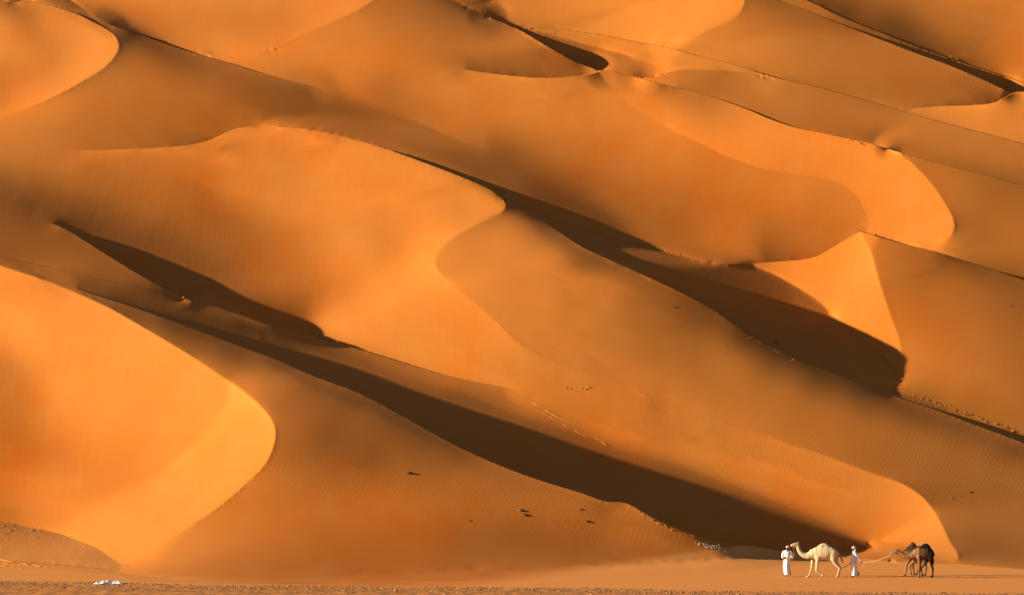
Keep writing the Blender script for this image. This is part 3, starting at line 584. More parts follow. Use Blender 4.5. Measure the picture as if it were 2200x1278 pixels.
# ---------------------------------------------------------------- SAND MATERIALS
def N(nt,t,**kw):
    n=nt.nodes.new(t)
    for k,v in kw.items(): setattr(n,k,v)
    return n
def sand_material(name,c1,c2,c3,ripple=.5,streak=.5,grain=.5):
    """dune sand: broad patches of redder and yellower colour, slip streaks, wind ripples, grain;
    'pale' is the dusty floor sand that gathers where the dunes meet the plain"""
    m=bpy.data.materials.new(name); m.use_nodes=True; nt=m.node_tree; nt.nodes.clear(); L=nt.links
    def noise(vec,scale,detail,rough=.5,dist=0.):
        n=N(nt,'ShaderNodeTexNoise'); n.inputs['Scale'].default_value=scale; n.inputs['Detail'].default_value=detail
        n.inputs['Roughness'].default_value=rough; n.inputs['Distortion'].default_value=dist; L.new(vec,n.inputs['Vector']); return n.outputs['Fac']
    def ramp(v,a,b):
        r=N(nt,'ShaderNodeMapRange'); r.interpolation_type='SMOOTHSTEP'; L.new(v,r.inputs[0]); r.inputs[1].default_value=a; r.inputs[2].default_value=b; return r.outputs[0]
    def mapping(sc_,rot=(0,0,0)):
        p=N(nt,'ShaderNodeMapping'); p.inputs['Scale'].default_value=sc_; p.inputs['Rotation'].default_value=rot; L.new(tc.outputs['Object'],p.inputs[0]); return p.outputs[0]
    def math_(op,a,b):
        q=N(nt,'ShaderNodeMath',operation=op)
        for i,x in enumerate((a,b)):
            if isinstance(x,(int,float)): q.inputs[i].default_value=x
            else: L.new(x,q.inputs[i])
        return q.outputs[0]
    def mix(f,a,b):
        x=N(nt,'ShaderNodeMix',data_type='RGBA'); L.new(f,x.inputs[0])
        for i,c in ((6,a),(7,b)):
            if isinstance(c,tuple): x.inputs[i].default_value=(*c,1)
            else: L.new(c,x.inputs[i])
        return x.outputs[2]
    out=N(nt,'ShaderNodeOutputMaterial'); b=N(nt,'ShaderNodeBsdfPrincipled')
    b.inputs['Roughness'].default_value=.9; b.inputs['Specular IOR Level'].default_value=.1
    L.new(b.outputs[0],out.inputs[0]); tc=N(nt,'ShaderNodeTexCoord'); O=tc.outputs['Object']
    big=ramp(noise(mapping((.05,.022,.06)),1.,4,.55,.6),.46,.66)
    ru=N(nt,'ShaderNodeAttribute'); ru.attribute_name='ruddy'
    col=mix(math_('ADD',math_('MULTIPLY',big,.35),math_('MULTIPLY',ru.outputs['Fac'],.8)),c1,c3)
    mid=ramp(noise(mapping((.5,.12,.3)),1.,6,.6),.35,.7)
    col=mix(math_('MULTIPLY',mid,.35),col,c2)
    stv=mapping((1.6,.13,.16)); st=noise(stv,1.,5,.6,.3)
    sa=N(nt,'ShaderNodeAttribute'); sa.attribute_name='slip'; slip=sa.outputs['Fac']
    col=mix(math_('MULTIPLY',math_('MULTIPLY',ramp(st,.5,.8),.14),slip),col,c3)
    gr=noise(O,9.,2,.6)
    dk=N(nt,'ShaderNodeMix',data_type='RGBA',blend_type='MULTIPLY'); dk.inputs[0].default_value=.12
    L.new(col,dk.inputs[6]); cr=N(nt,'ShaderNodeValToRGB'); L.new(gr,cr.inputs[0]); cr.color_ramp.elements[0].position=.3; cr.color_ramp.elements[0].color=(.72,.68,.62,1); cr.color_ramp.elements[1].position=.7; cr.color_ramp.elements[1].color=(1.12,1.12,1.15,1)
    L.new(cr.outputs[0],dk.inputs[7]); col=dk.outputs[2]
    at=N(nt,'ShaderNodeAttribute'); at.attribute_name='pale'
    pf=ramp(math_('ADD',at.outputs['Fac'],math_('MULTIPLY',math_('SUBTRACT',noise(mapping((.15,.5,.5)),1.,4),.5),.5)),.2,.8)
    col=mix(pf,col,mix(noise(mapping((.3,1.2,1.)),1.,5,.6),(.66,.235,.045),(.76,.295,.072)))
    gt=N(nt,'ShaderNodeAttribute'); gt.attribute_name='grit'
    gm_=math_('MULTIPLY',gt.outputs['Fac'],ramp(noise(mapping((1.6,.45,1.)),1.,6,.7),.38,.58))
    col=mix(gm_,col,(.36,.145,.04))
    L.new(col,b.inputs['Base Color'])
    # heights: slip streaks, undulation, ripples in patches, grain
    rp=mapping((1,1,1),(0,0,.35))
    wv=N(nt,'ShaderNodeTexWave'); wv.wave_type='BANDS'; wv.bands_direction='X'; wv.inputs['Scale'].default_value=1.1; wv.inputs['Distortion'].default_value=7; wv.inputs['Detail'].default_value=3; wv.inputs['Detail Scale'].default_value=.6; L.new(rp,wv.inputs['Vector'])
    patch=ramp(noise(mapping((.03,.07,.1),(0,0,.4)),1.,3),.5,.66)
    hgt=math_('MULTIPLY',math_('MULTIPLY',wv.outputs['Fac'],patch),.0028)
    b1=N(nt,'ShaderNodeBump'); b1.inputs['Strength'].default_value=ripple; b1.inputs['Distance'].default_value=1.; L.new(hgt,b1.inputs['Height'])
    b2=N(nt,'ShaderNodeBump'); b2.inputs['Strength'].default_value=streak; b2.inputs['Distance'].default_value=.022; L.new(math_('MULTIPLY',st,slip),b2.inputs['Height']); L.new(b1.outputs[0],b2.inputs['Normal'])
    b3=N(nt,'ShaderNodeBump'); b3.inputs['Strength'].default_value=grain; b3.inputs['Distance'].default_value=.008; L.new(noise(O,3.2,7,.7),b3.inputs['Height']); L.new(b2.outputs[0],b3.inputs['Normal'])
    L.new(b3.outputs[0],b.inputs['Normal'])
    return m
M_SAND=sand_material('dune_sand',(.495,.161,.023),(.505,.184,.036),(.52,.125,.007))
M_FLOOR=M_SAND
M_DARK=sand_material('gravelly_sand',(.37,.135,.028),(.46,.175,.04),(.25,.085,.018),ripple=.2,streak=.3,grain=4.)
t0=time.time()
def run_solver():
    U,V,L,w,*_=solve(16,None,10,350,False)
    for h,gn,cg in ((8,5,220),(4,3,380)):
        U2=np.arange(U0,U1+1,h,float);V2=np.arange(V0,V1+1,h,float)
        w=upsample(w,U,V,U2,V2)
        U,V,L,w,*_=solve(h,w,gn,cg,False)
    return U,V,L,w
U,V,L,w=run_solver()
VT,VLAB,QD,FC=build_terrain(U,V,L,w,HF)
print('terrain',time.time()-t0,len(VT),len(QD))
def np_mesh(name,VT,quads,tris_or_quads,mat):
    me=bpy.data.meshes.new(name)
    fl=[list(map(int,q)) for q in tris_or_quads]
    nl=np.concatenate([np.asarray(quads).reshape(-1),np.array([x for q in fl for x in q],int)]).astype(np.int32)
    tot=np.concatenate([np.full(len(quads),4),np.array([len(q) for q in fl],int)]).astype(np.int32)
    st=np.concatenate([[0],np.cumsum(tot)[:-1]]).astype(np.int32)
    me.vertices.add(len(VT)); me.vertices.foreach_set('co',np.asarray(VT,np.float32).reshape(-1))
    me.loops.add(len(nl)); me.loops.foreach_set('vertex_index',nl)
    me.polygons.add(len(tot)); me.polygons.foreach_set('loop_start',st); me.polygons.foreach_set('loop_total',tot)
    me.polygons.foreach_set('use_smooth',np.ones(len(tot),bool))
    me.update(); me.validate(clean_customdata=False)
    me.materials.append(mat)
    o=bpy.data.objects.new(name,me); sc.collection.objects.link(o)
    return o
# vertex normals of the whole terrain, so that the dunes meet without a seam
def vnormals(VT,QD,FC):
    nr=np.zeros_like(VT)
    T3=np.array([f for f in FC if len(f)==3]); T4=np.array([f for f in FC if len(f)==4])
    for q in (QD,T4):
        n=np.cross(VT[q[:,2]]-VT[q[:,0]],VT[q[:,3]]-VT[q[:,1]])
        for k in range(4):
            for c in range(3): nr[:,c]+=np.bincount(q[:,k],n[:,c],len(VT))
    n=np.cross(VT[T3[:,1]]-VT[T3[:,0]],VT[T3[:,2]]-VT[T3[:,0]])
    for k in range(3):
        for c in range(3): nr[:,c]+=np.bincount(T3[:,k],n[:,c],len(VT))
    return nr/np.maximum(np.linalg.norm(nr,axis=1,keepdims=True),1e-12)
NR=vnormals(VT,QD,FC)
_u=VT[:,0]/VT[:,1]*F+CU; _v=VH-(VT[:,2]-ZC)/VT[:,1]*F
_d=_v-np.interp(_u,C['GP'][:,0],C['GP'][:,1])
_w=np.interp(_u,[0,500,900,1300,1560,1600],[30,30,34,26,6,2])      # how far the floor dust runs up the foot of the dunes
PALE=np.clip(.5+_d/(2*_w),0,1)*np.where(VLAB==LAB['MD'],0,1)
PIECES=[
 ('ground',['GR'],M_FLOOR,'flat pale orange desert floor in front of the dunes'),
 ('mound',['MD'],M_DARK,'low gravelly grey brown mound at the foot of the left dune'),
 ('sand_dune',['F1','SL'],M_SAND,'nearest dune at the left with a bright face and a curved crest'),
 ('sand_dune',['F4','D4'],M_SAND,'long low dune behind the camels, half in shadow'),
 ('sand_dune',['F3','S3','K3'],M_SAND,'big middle dune with a bright bowl and an S shaped crest'),
 ('sand_dune',['F6','D6','S6'],M_SAND,'dune with a bright triangular face at the right'),
 ('sand_dune',['F5','FS','S5'],M_SAND,'broad orange dune with a rounded bright nose at the upper right'),
 ('sand_dune',['SA','FA','DA'],M_SAND,'dune with a bright rounded face in the upper left corner'),
 ('sand_dune',['FB','S10','BK'],M_SAND,'far dune at the top of the photo, left of the middle'),
 ('sand_dune',['S7','M8','D8'],M_SAND,'long narrow dune ridge behind the rounded nose'),
 ('sand_dune',['F8','S8','F9'],M_SAND,'far dune with a bright face at the top middle'),
 ('sand_dune',['S11','ST1','D9'],M_SAND,'farthest brown dune in the upper right corner'),
]
ql=VLAB[QD[:,0]]
fl_=np.array([VLAB[f[0]] for f in FC])
SLIPF=np.zeros(len(VT))
for x,k in (('F1',1.),('F3',.8),('F5',.3),('FS',1.),('F6',.7),('D6',.5),('F8',.7),('FA',1.),('FB',.7),('F4',.45),('D4',.4),('F9',.7)): SLIPF[VLAB==LAB[x]]=k
GRIT=np.clip((_v-np.interp(_u,[-100,0,250,500,900,1300,1500,2300],[1243,1246,1250,1257,1259.5,1262,1268,1274]))/5.,0,1)
# hand-placed patches of deeper red-orange colour
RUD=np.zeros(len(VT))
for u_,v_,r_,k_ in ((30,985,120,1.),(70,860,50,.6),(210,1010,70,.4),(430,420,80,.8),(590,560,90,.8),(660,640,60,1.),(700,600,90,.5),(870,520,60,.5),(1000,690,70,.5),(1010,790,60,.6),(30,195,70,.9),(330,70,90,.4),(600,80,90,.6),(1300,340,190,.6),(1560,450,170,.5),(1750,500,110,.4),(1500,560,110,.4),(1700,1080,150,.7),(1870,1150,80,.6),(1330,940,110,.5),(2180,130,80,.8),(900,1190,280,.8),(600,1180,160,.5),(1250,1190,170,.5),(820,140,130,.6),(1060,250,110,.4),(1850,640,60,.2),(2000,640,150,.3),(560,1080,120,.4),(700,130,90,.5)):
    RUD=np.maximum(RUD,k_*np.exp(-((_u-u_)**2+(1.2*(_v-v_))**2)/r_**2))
for nm,labs,mat,desc in PIECES:
    ks=[LAB[x] for x in labs]
    qs=QD[np.isin(ql,ks)]; fs=[FC[i] for i in np.nonzero(np.isin(fl_,ks))[0]]
    ids=np.unique(np.concatenate([qs.reshape(-1),np.array([x for f in fs for x in f],int)]))
    rm=np.full(len(VT),-1,int); rm[ids]=np.arange(len(ids))
    o=np_mesh(nm,VT[ids],rm[qs],[[rm[x] for x in f] for f in fs],mat)
    av=o.data.attributes.new('pale','FLOAT','POINT'); av.data.foreach_set('value',PALE[ids].astype(np.float32))
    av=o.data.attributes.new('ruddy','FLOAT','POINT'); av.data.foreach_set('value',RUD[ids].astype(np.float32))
    av=o.data.attributes.new('grit','FLOAT','POINT'); av.data.foreach_set('value',GRIT[ids].astype(np.float32))
    av=o.data.attributes.new('slip','FLOAT','POINT'); av.data.foreach_set('value',SLIPF[ids].astype(np.float32))
    if len(o.data.vertices)==len(ids): o.data.normals_split_custom_set_from_vertices(NR[ids].astype(np.float32))
    o['kind']='structure'; o['label']=desc
print('meshes',time.time()-t0)
# wide plain around everything
bm=bmesh.new()
vs=[bm.verts.new(p) for p in ((-3000,-1500,-.06),(3000,-1500,-.06),(3000,4000,-.06),(-3000,4000,-.06))]
bm.faces.new(vs); me=bpy.data.meshes.new('desert_plain'); bm.to_mesh(me); bm.free(); me.materials.append(M_FLOOR)
o=bpy.data.objects.new('desert_plain',me); sc.collection.objects.link(o); o['kind']='structure'; o['label']='wide desert plain around the dunes'
# ---------------------------------------------------------------- SMALL THINGS: CAMELS, MEN, ROPES, STONES
rng=random.Random(7)
def mat(name,c,rough=.85,spec=.2,c2=None,scale=20.,bump=0.,bscale=60.):
    m=bpy.data.materials.new(name); m.use_nodes=True; nt=m.node_tree; b=nt.nodes['Principled BSDF']
    b.inputs['Roughness'].default_value=rough; b.inputs['Specular IOR Level'].default_value=spec
    b.inputs['Base Color'].default_value=(*c,1)
    tc=nt.nodes.new('ShaderNodeTexCoord')
    if c2:
        n=nt.nodes.new('ShaderNodeTexNoise'); n.inputs['Scale'].default_value=scale; n.inputs['Detail'].default_value=5; nt.links.new(tc.outputs['Object'],n.inputs['Vector'])
        x=nt.nodes.new('ShaderNodeMix'); x.data_type='RGBA'; x.inputs[6].default_value=(*c,1); x.inputs[7].default_value=(*c2,1)
        r=nt.nodes.new('ShaderNodeMapRange'); r.inputs[1].default_value=.35; r.inputs[2].default_value=.65
        nt.links.new(n.outputs['Fac'],r.inputs[0]); nt.links.new(r.outputs[0],x.inputs[0]); nt.links.new(x.outputs[2],b.inputs['Base Color'])
    if bump:
        n=nt.nodes.new('ShaderNodeTexNoise'); n.inputs['Scale'].default_value=bscale; n.inputs['Detail'].default_value=5; nt.links.new(tc.outputs['Object'],n.inputs['Vector'])
        u=nt.nodes.new('ShaderNodeBump'); u.inputs['Strength'].default_value=bump; u.inputs['Distance'].default_value=.01; nt.links.new(n.outputs['Fac'],u.inputs['Height']); nt.links.new(u.outputs[0],b.inputs['Normal'])
    return m
def coat(name,light,dark):
    """animal coat: python paints 'shade' (0 light, 1 dark): coat patches, and the sunlit neck painted on the dark camel"""
    m=mat(name,light,.8,.15,bump=.5,bscale=45.); nt=m.node_tree; b=nt.nodes['Principled BSDF']
    a=nt.nodes.new('ShaderNodeAttribute'); a.attribute_name='shade'
    n=nt.nodes.new('ShaderNodeTexNoise'); n.inputs['Scale'].default_value=9; n.inputs['Detail'].default_value=6
    ad=nt.nodes.new('ShaderNodeMath'); ad.operation='MULTIPLY_ADD'; ad.inputs[1].default_value=.35; ad.inputs[2].default_value=-.17
    s=nt.nodes.new('ShaderNodeMath'); s.operation='ADD'; s.use_clamp=True
    nt.links.new(n.outputs['Fac'],ad.inputs[0]); nt.links.new(ad.outputs[0],s.inputs[0]); nt.links.new(a.outputs['Fac'],s.inputs[1])
    x=nt.nodes.new('ShaderNodeMix'); x.data_type='RGBA'; x.inputs[6].default_value=(*light,1); x.inputs[7].default_value=(*dark,1)
    nt.links.new(s.outputs[0],x.inputs[0]); nt.links.new(x.outputs[2],b.inputs['Base Color'])
    return m
def link(name,me,parent=None):
    o=bpy.data.objects.new(name,me); sc.collection.objects.link(o)
    if parent: o.parent=parent
    return o
def tube(bm,pts,seg=14,cap=True):
    """pts: (x,y,z,r_in_plane,r_across) ; rounded ends; cross-section across = local Y of the figure"""
    P=[Vector(p[:3]) for p in pts]; R=[(p[3],p[4] if len(p)>4 else p[3]) for p in pts]
    # densify with Catmull-Rom
    D=[];DR=[]
    n=len(P)
    for i in range(n-1):
        p0=P[max(i-1,0)];p1=P[i];p2=P[i+1];p3=P[min(i+2,n-1)]
        st=max(2,int((p2-p1).length/.03))
        for k in range(st):
            t=k/st
            D.append(.5*((2*p1)+(p2-p0)*t+(2*p0-5*p1+4*p2-p3)*t*t+(3*p1-p0-3*p2+p3)*t**3))
            s=t*t*(3-2*t); DR.append((R[i][0]+(R[i+1][0]-R[i][0])*s,R[i][1]+(R[i+1][1]-R[i][1])*s))
    D.append(P[-1]);DR.append(R[-1])
    if cap:
        for end in (0,-1):
            t=(D[0]-D[1] if end==0 else D[-1]-D[-2]).normalized(); base=D[end]; r=DR[end]
            new=[];nr=[]
            for a in (.45,.8,.97):
                new.append(base+t*r[0]*a); f=math.sqrt(max(1-a*a,.02)); nr.append((r[0]*f,r[1]*f))
            if end==0: D=new[::-1]+D;DR=nr[::-1]+DR
            else: D=D+new;DR=DR+nr
    rings=[]
    for i,c in enumerate(D):
        t=(D[min(i+1,len(D)-1)]-D[max(i-1,0)]).normalized()
        y=Vector((0,1,0)); 
        if abs(t.y)>.9: y=Vector((1,0,0))
        a=t.cross(y).normalized(); b=a.cross(t).normalized()
        rings.append([bm.verts.new(c+a*math.cos(2*math.pi*k/seg)*DR[i][0]+b*math.sin(2*math.pi*k/seg)*DR[i][1]) for k in range(seg)])
    for r0,r1 in zip(rings,rings[1:]):
        for k in range(seg): bm.faces.new((r0[k],r0[(k+1)%seg],r1[(k+1)%seg],r1[k]))
    if cap:
        bm.faces.new(rings[0][::-1]); bm.faces.new(rings[-1])
def ball(bm,c,r):
    """ellipsoid"""
    M=Matrix.Translation(c)@Matrix.Diagonal((*(r if isinstance(r,(tuple,list)) else (r,r,r)),1))
    bmesh.ops.create_uvsphere(bm,u_segments=16,v_segments=10,radius=1,matrix=M)
def fuse(name,bm,m,voxel=.012,smooth=4,parent=None):
    """joins overlapping shapes into one continuous skin"""
    bmesh.ops.recalc_face_normals(bm,faces=bm.faces)
    me=bpy.data.meshes.new('tmp'); bm.to_mesh(me); bm.free()
    o=bpy.data.objects.new('tmp',me); sc.collection.objects.link(o)
    md=o.modifiers.new('r','REMESH'); md.mode='VOXEL'; md.voxel_size=voxel; md.use_smooth_shade=True
    if smooth: s=o.modifiers.new('s','SMOOTH'); s.factor=.5; s.iterations=smooth
    dg=bpy.context.evaluated_depsgraph_get(); me2=bpy.data.meshes.new_from_object(o.evaluated_get(dg)); me2.name=name
    bpy.data.objects.remove(o); bpy.data.meshes.remove(me)
    me2.materials.clear(); me2.materials.append(m)
    for p in me2.polygons: p.use_smooth=True
    return link(name,me2,parent)
def simple(name,bm,m,parent=None,smooth=True):
    bmesh.ops.recalc_face_normals(bm,faces=bm.faces)
    me=bpy.data.meshes.new(name); bm.to_mesh(me); bm.free(); me.materials.append(m)
    for p in me.polygons: p.use_smooth=smooth
    return link(name,me,parent)
def tagt(o,label,cat,group=None):
    o['label']=label;o['category']=cat
    if group:o['group']=group
def attr(o,fn):
    me=o.data; a=me.attributes.new('shade','FLOAT','POINT')
    a.data.foreach_set('value',[fn(v.co) for v in me.vertices])
PX=11459.0
def ground_y(v): return 12.0*PX/(v-780.0)
class Fig:
    """turns photo measures into metres round a base point standing on the floor"""
    def __init__(s,u,v):
        s.u,s.v=u,v; s.Y=ground_y(v); s.k=s.Y/PX; s.base=Vector(((u-1100)*s.k,s.Y,0))
    def __call__(s,u,v,y=0.): return (((u-s.u)*s.k),y,(s.v-v)*s.k)
SKIN=mat('skin',(.23,.10,.055),.6,.3); DARKSKIN=SKIN
CLOTH=mat('white_cotton',(.80,.79,.76),.85,.1,(.72,.71,.69),6.,.4,30.)
SCARF=mat('patterned_scarf',(.78,.70,.66),.9,.1,(.45,.10,.08),60.)
SCARF2=mat('cream_scarf',(.80,.70,.50),.9,.1,(.66,.52,.33),30.)
HAIR=mat('black_hair',(.012,.010,.009),.7,.2); LEATH=mat('dark_leather',(.04,.022,.014),.6,.3)
EYE=mat('dark_eye',(.01,.008,.006),.15,.6); ROPE=mat('straw_rope',(.62,.42,.16),.9,.1,(.45,.28,.10),80.)
STICK=mat('brown_stick',(.16,.075,.03),.8,.2,(.09,.04,.02),40.)
PALEC=coat('cream_coat',(.56,.44,.24),(.28,.16,.07)); DARKC=coat('dark_coat',(.24,.12,.045),(.014,.008,.005))
# ---- camels -------------------------------------------------------------
def camel(f,neck,body,hump,legs,tail,halfw,mt,shade,voxel=.022,yaw=0.,name='camel'):
    """neck/body/hump/legs are chains of photo points (u,v,radius_px[,across_px][,y])"""
    k=f.k
    def ch(L,y0=0.): return [(*f(p[0],p[1],(p[4] if len(p)>4 else y0)),p[2]*k,(p[3] if len(p)>3 and p[3] else p[2])*k) for p in L]
    bm=bmesh.new()
    tube(bm,ch(neck),18); tube(bm,ch(body),24)
    for h in hump: tube(bm,ch(h),16)
    for L,y in legs:
        c=ch(L,y*halfw); tube(bm,c,12)
        e=c[-1]; ball(bm,(e[0]-.035,e[1],max(e[2],.035) if e[2]<.12 else e[2]),(.105,.085,.045))
    o=fuse(name,bm,mt,voxel,5); attr(o,shade)
    o.location=f.base; o.rotation_euler=(0,0,yaw)
    if tail:
        bm=bmesh.new(); tube(bm,ch(tail),8); tp=simple('tail',bm,mt,o); attr(tp,lambda c:1. if c.z<tail_z(f,tail) else .3)
    return o
def tail_z(f,t): return (f.v-t[len(t)//2][1])*f.k
def head_bits(o,f,eye,ears,muzzle,halter=True,ropem=None,y=0.,w=.075):
    for s in (-1,1):
        bm=bmesh.new(); e=f(*eye); ball(bm,(e[0],y+s*w,e[2]),.022); simple('eye',bm,EYE,o)
        bm=bmesh.new(); a=f(*ears[0]); b=f(*ears[1]); tube(bm,[(a[0],y+s*.07,a[2],.03,.018),(.5*(a[0]+b[0]),y+s*.10,.5*(a[2]+b[2]),.034,.014),(b[0],y+s*.11,b[2],.012,.008)],8); e=simple('ear',bm,o.data.materials[0],o); attr(e,lambda c:.85)
    if halter:
        a=f(*muzzle[0]); b=f(*muzzle[1])
        bm=bmesh.new(); N_=20
        def loop(c,d,rz,ry,r=.012):
            # ring round the muzzle, its plane square to direction d
            dx=Vector((d[0],0,d[1])).normalized(); up=Vector((0,1,0)).cross(dx)
            pts=[Vector((c[0],y,c[2]))+up*math.cos(t)*rz+Vector((0,1,0))*math.sin(t)*ry for t in [2*math.pi*i/N_ for i in range(N_+1)]]
            tube(bm,[(p.x,p.y,p.z,r,r) for p in pts],6)
        d=(b[0]-a[0],b[2]-a[2])
        loop(a,d,.095,.075); loop(b,d,.14,.10)
        for s in (-1,1): tube(bm,[(a[0],y+s*.078,a[2],.011),(.5*(a[0]+b[0]),y+s*.095,.5*(a[2]+b[2]),.011),(b[0],y+s*.10,b[2],.011)],6)
        simple('halter',bm,ropem or ROPE,o)
GRPC='camels led across the sand floor'
f=Fig(1768,1239.6)
wc=camel(f,
 neck=[(1700,1171,2.3,2.0),(1703,1170.2,2.9,2.5),(1707.5,1169.4,3.9,3.0),(1712,1169.6,4.5,3.2),(1714.2,1174,4.2,3.3),(1717,1182,4.4,3.6),(1722.5,1189,5.2,4.0),(1730,1192.8,6.2,4.6),(1738,1192.6,7.8,6),(1747,1188.8,11,8)],
 body=[(1747,1189,10.5,7.5),(1754,1188,13.5,9.5),(1764,1188,15.2,11),(1775,1187.2,14.6,11.5),(1785,1186,11.8,10.5),(1792,1187,9.2,8.5),(1797,1188.8,5.6,5)],
 hump=[[(1759,1178,6,5),(1765,1174,6.5,5.5),(1770.5,1171.4,5.6,4.2),(1775.5,1173.6,5.6,4.6),(1783,1180,5.5,5)],[(1770.3,1173,4,3),(1770,1169.2,3.4,2.2)]],
 legs=[([(1751,1195,6.5,4),(1746.5,1203,3.9,3),(1745,1213,2.5,2.3),(1744.2,1216.4,2.7,2.5),(1742,1225,1.8,1.7),(1739.4,1233,1.7,1.6),(1736.8,1239,2.1,2)],.8),
       ([(1757,1196,7,4.5),(1755.6,1207,3.8,3),(1754.2,1219,2.5,2.3),(1753.6,1223.4,2.9,2.5),(1759.5,1229,1.9,1.8),(1766,1233.6,1.7,1.6),(1769,1235.4,2.2,2)],-.8),
       ([(1789,1188,9.5,5),(1789.6,1199,6,4),(1792.5,1208,3.3,2.6),(1801.5,1217.6,2.4,2),(1803,1219.8,2.5,2.1),(1801,1229,1.7,1.6),(1798.8,1237.4,2.1,2)],-.8),
       ([(1793,1190,8.5,5),(1796.5,1200,5.5,3.6),(1799,1208.5,3.1,2.5),(1805,1217.4,2.3,2),(1806,1219.8,2.4,2),(1803.8,1229,1.7,1.5),(1801.8,1236.8,2.1,1.9)],.8)],
 tail=[(1798,1184,1.4),(1802.5,1188,1.1),(1806,1194,1.1),(1808.2,1200,1.9),(1811.5,1208.5,1.0)],
 halfw=.2,mt=PALEC,shade=lambda c:(.25 if c.z<.35 else 0.)+(.15 if c.z>1.86 and c.x>-.2 else 0.))
wc.location=f.base
head_bits(wc,f,(1706.4,1168.3),((1712.8,1166),(1716.6,1164.3)),((1702.2,1170.6),(1707.8,1170.6)))
tagt(wc,'cream white camel walking left with one foreleg lifted, between the two men in white robes','camel',GRPC)
WCF=f
f=Fig(1985,1240.5)
bc=camel(f,
 neck=[(1912.5,1188.6,2.2,2),(1916,1187.8,3.1,2.6),(1921,1186,4.1,3.2),(1926.5,1184.4,4.7,3.5),(1931,1185.6,4.6,3.6),(1937,1189,5,4),(1944.5,1193,5.6,4.4),(1953,1194.4,6.2,5),(1961,1192.6,7.4,6),(1970,1188,10.5,8)],
 body=[(1970,1188,10.5,8),(1977,1187.6,14,10),(1985,1187.4,15,11.5),(1993,1187,13.2,11),(1999,1188,10,9),(2002,1190,6.5,6)],
 hump=[[(1979,1178,5.5,5),(1984,1174.5,5.8,5),(1989,1172,5.8,4.6),(1994,1176,6,5)],[(1989.4,1172.5,4.6,3.4),(1989.6,1169.8,3.8,2.8)]],
 legs=[([(1975,1195,7,4.5),(1976,1205,4,3.2),(1975.6,1216,2.7,2.5),(1975.4,1219.6,3,2.6),(1975.2,1230,1.9,1.8),(1974.8,1238,2.4,2.2)],-.85),
       ([(1970,1195,7,4.5),(1966,1204,4.2,3.2),(1957,1213,2.8,2.4),(1954.6,1216.6,3,2.6),(1956.6,1225,1.9,1.8),(1958,1233,2.2,2)],.8),
       ([(1998,1190,9,5),(1999,1200,5.6,4),(2000,1209,3.2,2.7),(2002.6,1217.6,2.5,2.2),(2003.6,1220.6,2.6,2.2),(2003.4,1230,1.9,1.8),(2002.6,1238,2.3,2.1)],-.8),
       ([(1994,1192,8.5,5),(1992,1202,5,3.6),(1986,1212,3,2.4),(1980,1219,2.4,2),(1979.4,1222,2.4,2),(1981.5,1230,1.8,1.6),(1983,1236,2.1,1.9)],.8)],
 tail=[(2001.5,1185,1.4),(2004.5,1191,1.1),(2005,1199,1.0),(2005,1205,1.8),(2004.6,1212,1.0)],
 halfw=.2,mt=DARKC,shade=lambda c:min(1.,max(0.,(c.z-1.62)*5) if c.x>-.25 else (.75 if c.z>1.53 and c.x<-1.3 else 0.))+(.72 if c.x>-.3 else -.25)+(.3 if c.x>.2 else 0.))  # sunlit neck painted lighter than the body; the hump is black
head_bits(bc,f,(1920.2,1184.6),((1928.6,1181),(1930.6,1178.6)),((1915.4,1188.2),(1921.8,1187.6)))
tagt(bc,'dark brown camel with sunlit neck stretched left and black hump, pulled by the straw rope','camel',GRPC)
BCF=f
f=Fig(1966,1238.4)
tc_=camel(f,
 neck=[(1939.5,1183,2.2,2),(1943,1182,3.0,2.6),(1947.5,1180.5,4.0,3.2),(1952,1180,4.4,3.4),(1954,1186,4.2,3.4),(1956,1192,4.8,4),(1961,1196,5.8,4.6),(1966,1193,8,6.5),(1970,1189,10,8)],
 body=[(1960,1189,8,8),(1966,1188,12,10),(1973,1187.5,14,11.5),(1981,1187.5,13,11),(1988,1188,10,9),(1991,1190,6,6)],
 hump=[[(1957,1182,5.5,5),(1959.5,1176,6.2,5),(1961,1170.5,5.4,4.2),(1965,1178,6,5),(1972,1182,6,5)],[(1961,1171.5,4.4,3.4),(1960.6,1168.4,3.4,2.6)]],
 legs=[([(1961,1195,6.5,4.5),(1953,1204,4,3),(1947.6,1214,2.5,2.3),(1947,1217.6,2.8,2.5),(1946,1228,1.8,1.7),(1944.4,1236,2.2,2)],-.8),
       ([(1966,1196,6,4),(1963.6,1206,3.7,3),(1961.8,1216,2.5,2.3),(1962,1219,2.7,2.4),(1963.6,1228,1.8,1.7),(1965,1235.4,2.1,2)],.8),
       ([(1986,1190,9,5),(1986,1200,5.4,3.6),(1987,1209,3,2.5),(1989.6,1217.6,2.3,2),(1989.8,1220,2.4,2),(1988.6,1229,1.8,1.7),(1987.4,1236,2.1,2)],-.8),
       ([(1983,1190,8,5),(1980,1201,5,3.5),(1977,1209,3,2.5),(1975,1217.6,2.3,2),(1974.6,1220,2.4,2),(1972,1229,1.8,1.7),(1970,1235.5,2.1,2)],.8)],
 tail=[(1990,1186,1.3),(1992,1192,1.1),(1992,1200,1.1),(1992,1206,1.7),(1991,1212,1.0)],
 halfw=.2,mt=DARKC,shade=lambda c:(.8 if c.z>1.0 and c.x>-.45 else .35) if c.z>.85 else (.5 if c.x>-.2 else -.1))
tc_.location=Vector((f.base.x,f.base.y+1.25,0))
k2=(f.base.y+1.25)/f.base.y; tc_.location.x*=k2; 
head_bits(tc_,f,(1947,1179),((1952.5,1175.6),(1954.5,1173)),((1942.4,1182.4),(1947.6,1182)),halter=False)
tagt(tc_,'black humped camel mostly hidden behind the neck of the dark brown camel','camel',GRPC)
